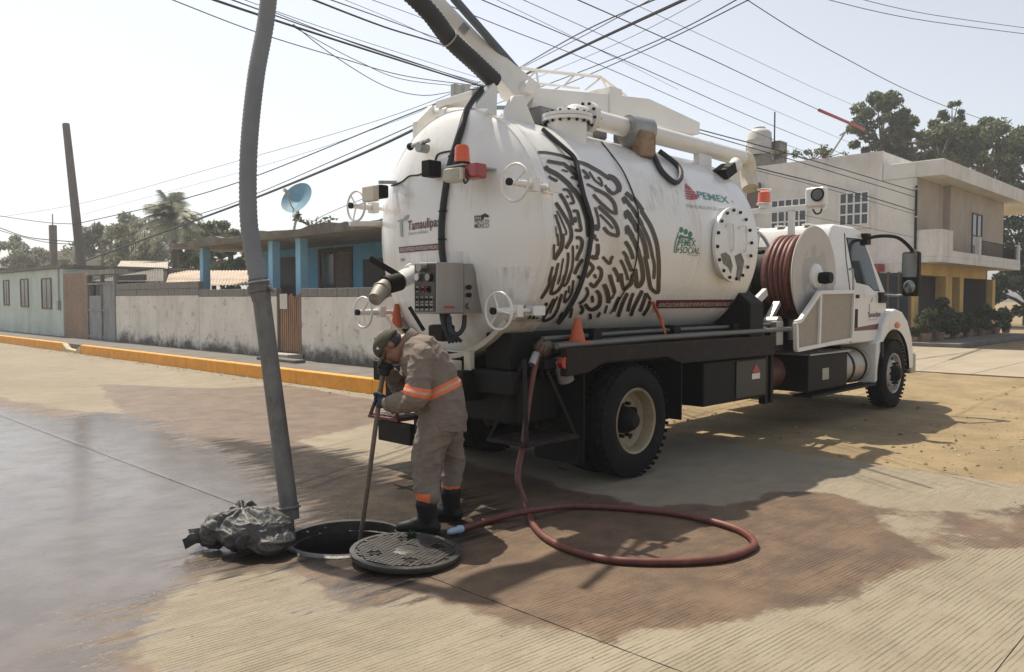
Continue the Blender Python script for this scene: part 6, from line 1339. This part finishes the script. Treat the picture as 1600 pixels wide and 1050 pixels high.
fm = MB(); vs_ = []; nk = c0-rt*.30+U3[1]*.115+Vector((0, 0, .07))
for i in range(15):
    t_ = i/14; rim_ = c0-rt*(.42+.03*math.sin(i*2.1))+U3[1]*(.02+.22*t_)+Vector((0, 0, .055+.05*math.sin(t_*3.1)+(.026 if i % 2 else -.022)))
    mid_ = nk.lerp(rim_, .55)+Vector((0, 0, .02+(.014 if i % 2 else -.010))); vs_ += [nk+U3[1]*(t_-.5)*.07+Vector((0, 0, .02 if i % 2 else -.015)), mid_, rim_]
fm.add(vs_, [(3*i+k_, 3*i+k_+1, 3*i+k_+4, 3*i+k_+3) for i in range(14) for k_ in range(2)]); fmo = fm.build('sack_mouth', sackm, sk, smooth=75, recalc=False); s_ = fmo.modifiers.new('s', 'SOLIDIFY'); s_.thickness = .004
tag(sk, 'crumpled grey woven sack of waste lying left of the manhole', 'sack')
# red pressure hose
def gp_(x, y, z=.026): return at(x, y, 'Z', z)
hp_ = [at(848, 540, 'Y', 4.50), at(838, 565, 'Y', 4.46), at(827, 620, 'Y', 4.42), at(818, 690, 'Y', 4.38), Vector((4.47, 4.30, .25)), gp_(822, 795)+Vector((0, 0, .03)), gp_(832, 818), gp_(856, 842), gp_(900, 862), gp_(960, 875), gp_(1050, 878), gp_(1125, 873), gp_(1168, 860), gp_(1178, 846), gp_(1150, 826), gp_(1080, 807), gp_(1000, 796), gp_(900, 791), gp_(835, 797, .065), gp_(770, 811), gp_(722, 826)]
ph = thing('pressure_hose', 'red rubber hose hanging from the truck and looped on the wet road', 'hose', (4.3, 3.4, 0))
MB().tube(smoothpts(hp_, 8), .0245, 12).build('hose', redhose, ph, smooth=70)
e0 = gp_(722, 826); e1 = gp_(700, 832); MB().lathe([(0, .026), (.03, .03), (.05, .024), (.10, .022), (.13, .014), (.135, .001)], e0, e1-e0, 16).build('nozzle', M('pale_blue_plastic', (0.35, 0.45, 0.60), .35, var=.1), ph, smooth=40)
a_ = at(835, 560, 'Y', 4.47); MB().lathe([(-.05, .034), (.06, .034), (.07, .028)], a_, hp_[1]-hp_[0], 14).build('coupling', galv, ph, smooth=40)

# ------------------------------------------------------------------ the worker
khaki = M('khaki_cloth', (0.215, 0.173, 0.144), .9, var=.18, vs=9, bump=.15, bs=300, spec=.2, dirt=((0.15, 0.12, 0.095), .3, 7, 1))
skin = M('skin', (0.26, 0.13, 0.085), .5, var=.12, vs=14)
bandm = M('orange_band', (0.75, 0.17, 0.06), .55, var=.12, vs=20)
silver = M('silver_tape', (0.55, 0.30, 0.20), .4, var=.1)
gloveb = M('blue_glove', (0.016, 0.024, 0.045), .75, var=.4, vs=25)
gloved = M('dark_glove', (0.014, 0.015, 0.018), .7, var=.4, vs=25)
bootm = M('black_boot', (0.008, 0.0075, 0.007), .55, var=.4, vs=12, spec=.3, dirt=((0.04, 0.03, 0.022), .25, 10, 1))
capm = M('olive_cap', (0.065, 0.058, 0.038), .85, var=.2, vs=12, bump=.1, bs=200)
hairm = M('dark_hair', (0.02, 0.015, 0.012), .6, var=.3, vs=60)
def J(x, y, d): return dep(x, y, d)
dn_ = (at(668, 834, 'Z', 0)-CAM).dot(fw); df_ = (at(708, 813, 'Z', 0)-CAM).dot(fw)
wbase = at(680, 826, 'Z', 0)
spine = [((690, 669), 37, .20), ((692, 650), 36, .195), ((688, 622), 35, .185), ((677, 592), 36, .195), ((664, 566), 36, .215), ((652, 546), 31, .20), ((641, 533), 17, .10)]
def torso(g, k=1.0, dd=5.74):
    secs = []; n = len(spine)
    for i, ((x, y), h, w) in enumerate(spine):
        a, b = spine[max(i-1, 0)][0], spine[min(i+1, n-1)][0]; t = Vector((b[0]-a[0], -(b[1]-a[1]))).normalized(); pv = Vector((-t.y, t.x))
        secs.append((J(x, y, dd), (rt*pv.x+up*pv.y)*(h*k*dd/FPX), fw*w*k))
    S_ = []
    for i in range(n-1):
        for k_ in range(4):
            t = k_/4; S_.append(tuple(secs[i][j].lerp(secs[i+1][j], t) for j in range(3)))
    S_.append(secs[-1]); loft(g, S_, 28)
nSh, nEl, nWr = J(661, 560, 5.55), J(648, 624, 5.47), J(609, 632, 5.66)
fSh, fEl, fWr = J(652, 556, 5.93), J(634, 612, 6.02), J(607, 582, 5.82)
nHip, nKn, nAn = J(684, 658, 5.66), J(667, 722, dn_+.05), J(666, 790, dn_+.01)
fHip, fKn, fAn = J(697, 658, 5.84), J(708, 718, df_), J(704, 776, df_)
HU = (-rt*.86+up*.36).normalized(); HF = (-rt*.36-up*.86); HF = (HF-HU*HF.dot(HU)).normalized(); HL = HU.cross(HF)
HCn = J(610, 540, 5.70); HAX = (HF, HL, HU)
# body: one continuous skin mesh under the clothes
g = MB(); torso(g, .82)
limb(g, [nSh, nEl, nWr], [.055, .045, .036, .03]); limb(g, [fSh, fEl, fWr], [.055, .045, .036, .03])
limb(g, [nHip, nKn, nAn], [.085, .07, .055, .04]); limb(g, [fHip, fKn, fAn], [.085, .07, .055, .04])
limb(g, [J(652, 545, 5.74), J(636, 534, 5.73), HCn-HU*.05-HF*.02], [.075, .06, .062])
g.ball(HCn+HU*.02-HF*.012, (.096, .076, .098), 24, 16, HAX); g.ball(HCn-HU*.05+HF*.03, (.066, .060, .070), 20, 12, HAX)
g.ball(HCn-HU*.095+HF*.060, (.026, .030, .022), 14, 8, HAX); limb(g, [HCn+HF*.078+HU*.02, HCn+HF*.105-HU*.022], [.011, .019], 10, 3)
g.ball(HCn-HU*.055+HF*.083, (.016, .026, .010), 12, 8, HAX)
for s in (-1, 1):
    g.ball(HCn+HL*.078*s-HF*.012-HU*.008, (.022, .012, .033), 12, 8, HAX); g.ball(HCn+HL*.034*s+HF*.075-HU*.018, (.020, .024, .020), 12, 8, HAX); g.ball(HCn+HL*.03*s+HF*.082+HU*.022, (.012, .028, .010), 12, 8, HAX)
person = organic(g, 'person', skin, None, .0075, 4)
tag(person, 'worker in khaki overalls and olive cap bending over a rod at the manhole', 'person')
WLOC['person'] = (0, 0, 0)
def folds(amp, s=9.0):
    def f(p):
        q = Vector((p.x*s, p.y*s, p.z*s*1.8)); a = 1-abs(mn.noise(q)); b_ = 1-abs(mn.noise(q*2.1+Vector((5, 2, 1))))
        return amp*((a**4)*1.1+(b_**4)*.5-.45)+mn.noise(p*3.5)*amp*.6
    return f
g = MB(); limb(g, [nHip, nHip.lerp(nKn, .5)-rt*.005, nKn, nKn.lerp(nAn, .5), J(668, 772, dn_+.01)], [.132, .124, .112, .100, .092, .088]); limb(g, [fHip, fHip.lerp(fKn, .5), fKn, fKn.lerp(fAn, .5), J(704, 757, df_)], [.12, .105, .09, .08, .076, .072])
g.ball(J(692, 655, 5.74), (.150, .19, .14), 20, 12, (rt, fw, up))
tro = organic(g, 'trousers', khaki, person, .009, 5, folds(.012, 5.5))
pk = MB(); n0 = J(672, 712, dn_-.085+.05); pk.obox(n0, (rt, up, fw), (.075, .062, .012)); pk.obox(n0+up*.055-fw*.004, (rt, up, fw), (.08, .016, .014)); pk.build('cargo_pocket', khaki, person, bevel=.01)
g = MB(); torso(g, 1.03)
limb(g, [nSh+up*.01, nSh.lerp(nEl, .5), nEl, nEl.lerp(nWr, .55), nWr], [.092, .088, .082, .074, .066, .054]); limb(g, [fSh, fSh.lerp(fEl, .5), fEl, fEl.lerp(fWr, .55), fWr], [.09, .085, .078, .07, .062, .052])
shirt = organic(g, 'shirt', khaki, person, .008, 4, folds(.011, 6.5))
# collar
cl = MB(); cc = J(640, 531, 5.73); ct = (J(626, 524, 5.73)-J(652, 545, 5.73)).normalized(); cu_ = ct.cross(fw).normalized()
cl.lathe([(-.015, .078), (.02, .080), (.045, .074), (.043, .068), (.018, .073), (-.015, .071)], cc, ct, 24, True); cl.build('collar', khaki, person, smooth=50)
def band(src, name, mat, c, n_, hw, keep, off=.003):
    bm = bmesh.new(); bm.from_mesh(src.data)
    for s in (-1, 1): bmesh.ops.bisect_plane(bm, geom=bm.verts[:]+bm.edges[:]+bm.faces[:], plane_co=c+n_*hw*s, plane_no=n_)
    bm.normal_update(); kill = [f for f in bm.faces if abs((f.calc_center_median()-c).dot(n_)) > hw or not keep(f.calc_center_median())]
    bmesh.ops.delete(bm, geom=kill, context='FACES')
    for v in bm.verts: v.co += v.normal*off
    me = bpy.data.meshes.new(name); bm.to_mesh(me); bm.free(); me.materials.clear(); me.materials.append(mat)
    for p in me.polygons: p.use_smooth = True
    o = bpy.data.objects.new(name, me); COL.objects.link(o); attach(o, person); return o
def segd(p, a, b):
    t = max(0, min(1, (p-a).dot(b-a)/(b-a).length_squared)); return (p-a.lerp(b, t)).length
inarm = lambda p: min(segd(p, nSh.lerp(nEl, .3), nEl), segd(p, nEl, nWr)) < .105 and (p-CAM).dot(fw) < 5.60
infar = lambda p: min(segd(p, fSh.lerp(fEl, .3), fEl), segd(p, fEl, fWr)) < .10 and (p-CAM).dot(fw) > 5.90
bc_ = J(684, 611, 5.74); bn_ = (rt*-.42+up*.9).normalized(); bn_ = (bn_-fw*bn_.dot(fw)).normalized()
body_only = lambda p: not inarm(p) and not infar(p)
band(shirt, 'reflective_band', bandm, bc_, bn_, .034, body_only); band(shirt, 'reflective_stripe', silver, bc_, bn_, .011, body_only, .0055)
ac_ = nSh.lerp(nEl, .80); an_ = (nEl-nSh).normalized()
an2 = (up*.97+rt*.22).normalized(); band(shirt, 'reflective_band', bandm, ac_, an2, .032, inarm); band(shirt, 'reflective_stripe', silver, ac_, an2, .010, inarm, .0055)
band(tro, 'hem_band', bandm, J(667, 776, dn_), up, .030, lambda p: (p-CAM).dot(fw) < (dn_+df_)/2 and (p-J(667, 776, dn_)).dot(rt) < .03, .002); band(tro, 'hem_band', bandm, J(704, 760, df_), up, .012, lambda p: (p-CAM).dot(fw) > (dn_+df_)/2, .002)
pt = MB(); v_, f_ = text2d('PEMEX', 1.0); 
# seams, yoke and pocket flap
hem_c = J(690, 664, 5.74); band(shirt, 'hem_seam', M('khaki_seam', (0.16, 0.13, 0.11), .95, var=.15), hem_c, (up*.97-rt*.2).normalized(), .006, body_only, .002)
band(shirt, 'yoke_seam', MATS['khaki_seam'], J(668, 545, 5.74), (up*.45-rt*.9).normalized(), .004, body_only, .002)
band(shirt, 'cuff', MATS['khaki_seam'], nWr.lerp(nEl, .12), (nWr-nEl).normalized(), .018, inarm, .002)
# boots
def boot(sh, an, heel, ball_, toe, nm='boot'):
    g = MB(); limb(g, [sh, sh.lerp(an, .6), an], [.078, .070, .062]); limb(g, [an-Vector((0, 0, .02)), (heel+Vector((0, 0, .05)))], [.056, .05]); limb(g, [heel+Vector((0, 0, .048)), ball_+Vector((0, 0, .050)), toe+Vector((0, 0, .040))], [.044, .052, .038])
    limb(g, [an-Vector((0, 0, .01)), ball_+Vector((0, 0, .062))], [.058, .044])
    o = organic(g, nm, bootm, person, .008, 4, lambda p: mn.noise(p*14)*.004)
    for v in o.data.vertices: v.co.z = max(v.co.z, 0.006)
    sl_ = MB(); d = (toe-heel).normalized(); sd_ = d.cross(Vector((0, 0, 1))); pts = []
    for t, w in ((-.045, .02), (-.03, .038), (.05, .04), (.12, .046), (.2, .052), (.25, .046), (.285, .025)): pts.append((t, w))
    L_ = (toe-heel).length/.24; ring = [heel+d*t*L_+sd_*w for t, w in pts]+[heel+d*t*L_-sd_*w for t, w in pts[::-1]]; nn = len(ring)
    sl_.add([Vector((p.x, p.y, .003)) for p in ring]+[Vector((p.x, p.y, .024)) for p in ring], [tuple(range(nn))[::-1], tuple(range(nn, 2*nn))]+[(i, (i+1)%nn, nn+(i+1)%nn, nn+i) for i in range(nn)]); sl_.build('sole', blackp, person, bevel=.005)
hN, tN = at(678, 834, 'Z', 0), at(626, 833, 'Z', 0); boot(J(666, 786, dn_+.01), J(669, 812, dn_+.01), hN, hN.lerp(tN, .62), tN)
hF, tF = at(714, 813, 'Z', 0), at(676, 812, 'Z', 0); boot(J(704, 768, df_), J(706, 795, df_), hF, hF.lerp(tF, .62), tF)
# cap
cp = MB(); vs = []; n = 28; m = 9; CC = HCn+HU*.030-HF*.004
for i in range(m+1):
    a = (math.pi/2)*i/m
    for k in range(n):
        b_ = 2*math.pi*k/n; drop = -.022*math.sin(b_*1.0+math.pi/2*3)*(1-i/m) if False else 0
        vs.append(CC+HF*.116*math.cos(a)*math.cos(b_)+HL*.094*math.cos(a)*math.sin(b_)+HU*(.100*math.sin(a)**.9-.012+(.02*math.cos(b_) if i == 0 else .02*math.cos(b_)*(1-i/m))))
cp.add(vs, [(i*n+k, i*n+(k+1)%n, (i+1)*n+(k+1)%n, (i+1)*n+k) for i in range(m) for k in range(n)])
co = cp.build('cap', capm, person, smooth=70); s_ = co.modifiers.new('s', 'SOLIDIFY'); s_.thickness = .004
MB().ball(CC+HU*.088, .009).build('cap_button', capm, co)
bl = MB(); vs = []; nu, nv = 12, 6
for i in range(nu+1):
    a = R(-68+136*i/nu)
    for j in range(nv+1):
        t = j/nv; r0 = .112; rr0 = Vector((math.cos(a)*.114, math.sin(a)*.092)); rr1 = Vector((math.cos(a)*.114+.078*math.cos(a*.9), math.sin(a)*.086)); q = rr0.lerp(rr1, t)
        vs.append(CC+HF*q.x+HL*q.y+HU*(.006-.022*(math.sin(a)**2)*1.4-.012*t))
bl.add(vs, [(i*(nv+1)+j, (i+1)*(nv+1)+j, (i+1)*(nv+1)+j+1, i*(nv+1)+j+1) for i in range(nu) for j in range(nv)]); bo_ = bl.build('cap_brim', capm, co, smooth=60); s_ = bo_.modifiers.new('s', 'SOLIDIFY'); s_.thickness = .005
lg = CC-HL*.0; sgn_ = -1 if HL.dot(fw) > 0 else 1
lp = [CC+HL*sgn_*.0965+HF*(.05+x)+HU*(.028+z) for x, z in ((-.012, .012), (.012, .012), (0, -.012))]; MB().add([p+HL*sgn_*.0 for p in lp], [(0, 1, 2)]).build('cap_patch', whitepr, co)
hr = MB(); hr.ball(HCn-HF*.035-HU*.012, (.070, .0785, .070), 20, 12, HAX); hr.build('hair', hairm, person, smooth=80)
for s in (-1, 1): MB().ball(HCn+HL*.031*s+HF*.0835+HU*.004, .010, 10, 8).build('eye', M('eye_dark', (0.03, 0.02, 0.015), .2), person, smooth=80)
# rod held in both hands
R0g, R1g = at(566, 822, 'Z', 0), J(601, 562, 5.73); rd_ = (R1g-R0g).normalized(); rodb = R0g-rd_*.9
rod = tag(MB().tube([rodb, R0g, R1g+rd_*.03], [.016, .017, .018], 12).build('rod', M('worn_rod', (0.17, 0.13, 0.10), .5, metal=.3, var=.3, vs=14), None, smooth=60), 'long brown rod held by the worker and reaching into the manhole', 'rod')
def grip(px, py, mat, nm, wrist, palm_side):
    # fist closed round the rod
    t = ((CAM+ray(px, py)*5.7)-R0g).dot(rd_); c = R0g+rd_*t; toW = (wrist-c); toW = (toW-rd_*toW.dot(rd_)).normalized(); sd_ = rd_.cross(toW)
    g = MB(); limb(g, [wrist, c+toW*.075, c+toW*.040], [.040, .043, .036]); g.obox(c+toW*.038, (toW, rd_, sd_), (.022, .046, .034))
    for k in range(4):
        o_ = c+rd_*(.036-.024*k); ln_ = (1.0, 1.06, 1.02, .88)[k]; pts = []
        for a in np.linspace(R(20), R(20+235*ln_), 9): pts.append(o_+(toW*math.cos(a)+sd_*math.sin(a)*palm_side)*.031)
        limb(g, pts, [.0125, .0125, .0115, .0095], 10, 2)
    th = [c+toW*.05+rd_*.045-sd_*palm_side*.02, c+toW*.015+rd_*.055-sd_*palm_side*.036, c-toW*.02+rd_*.045-sd_*palm_side*.032, c-toW*.038+rd_*.03-sd_*palm_side*.012]; limb(g, th, [.015, .0145, .013, .011], 10, 3)
    return organic(g, nm, mat, person, .0055, 2, lambda p: mn.noise(p*60)*.0012)
grip(590, 627, gloveb, 'glove', nWr, 1); grip(598, 577, gloved, 'glove', fWr, -1)
bpy.context.view_layer.update()
for o in list(bpy.data.objects):
    if o.type == 'MESH' and not o.data.materials: o.data.materials.append(concrete)

# ------------------------------------------------------------------ hazy air
hz = B((-30, -40, -3.0), (75, 95, 16)).build('haze', MATS['white_paint']); hz['kind'] = 'stuff'
hm_ = bpy.data.materials.new('haze_air'); hm_.use_nodes = True; hn = hm_.node_tree.nodes; hn.remove(hn['Principled BSDF'])
pv_ = hn.new('ShaderNodeVolumePrincipled'); pv_.inputs['Color'].default_value = (0.93, 0.95, 1, 1); pv_.inputs['Density'].default_value = 0.0015; pv_.inputs['Anisotropy'].default_value = 0.45
hm_.node_tree.links.new(pv_.outputs[0], hn['Material Output'].inputs['Volume']); hz.data.materials.clear(); hz.data.materials.append(hm_)
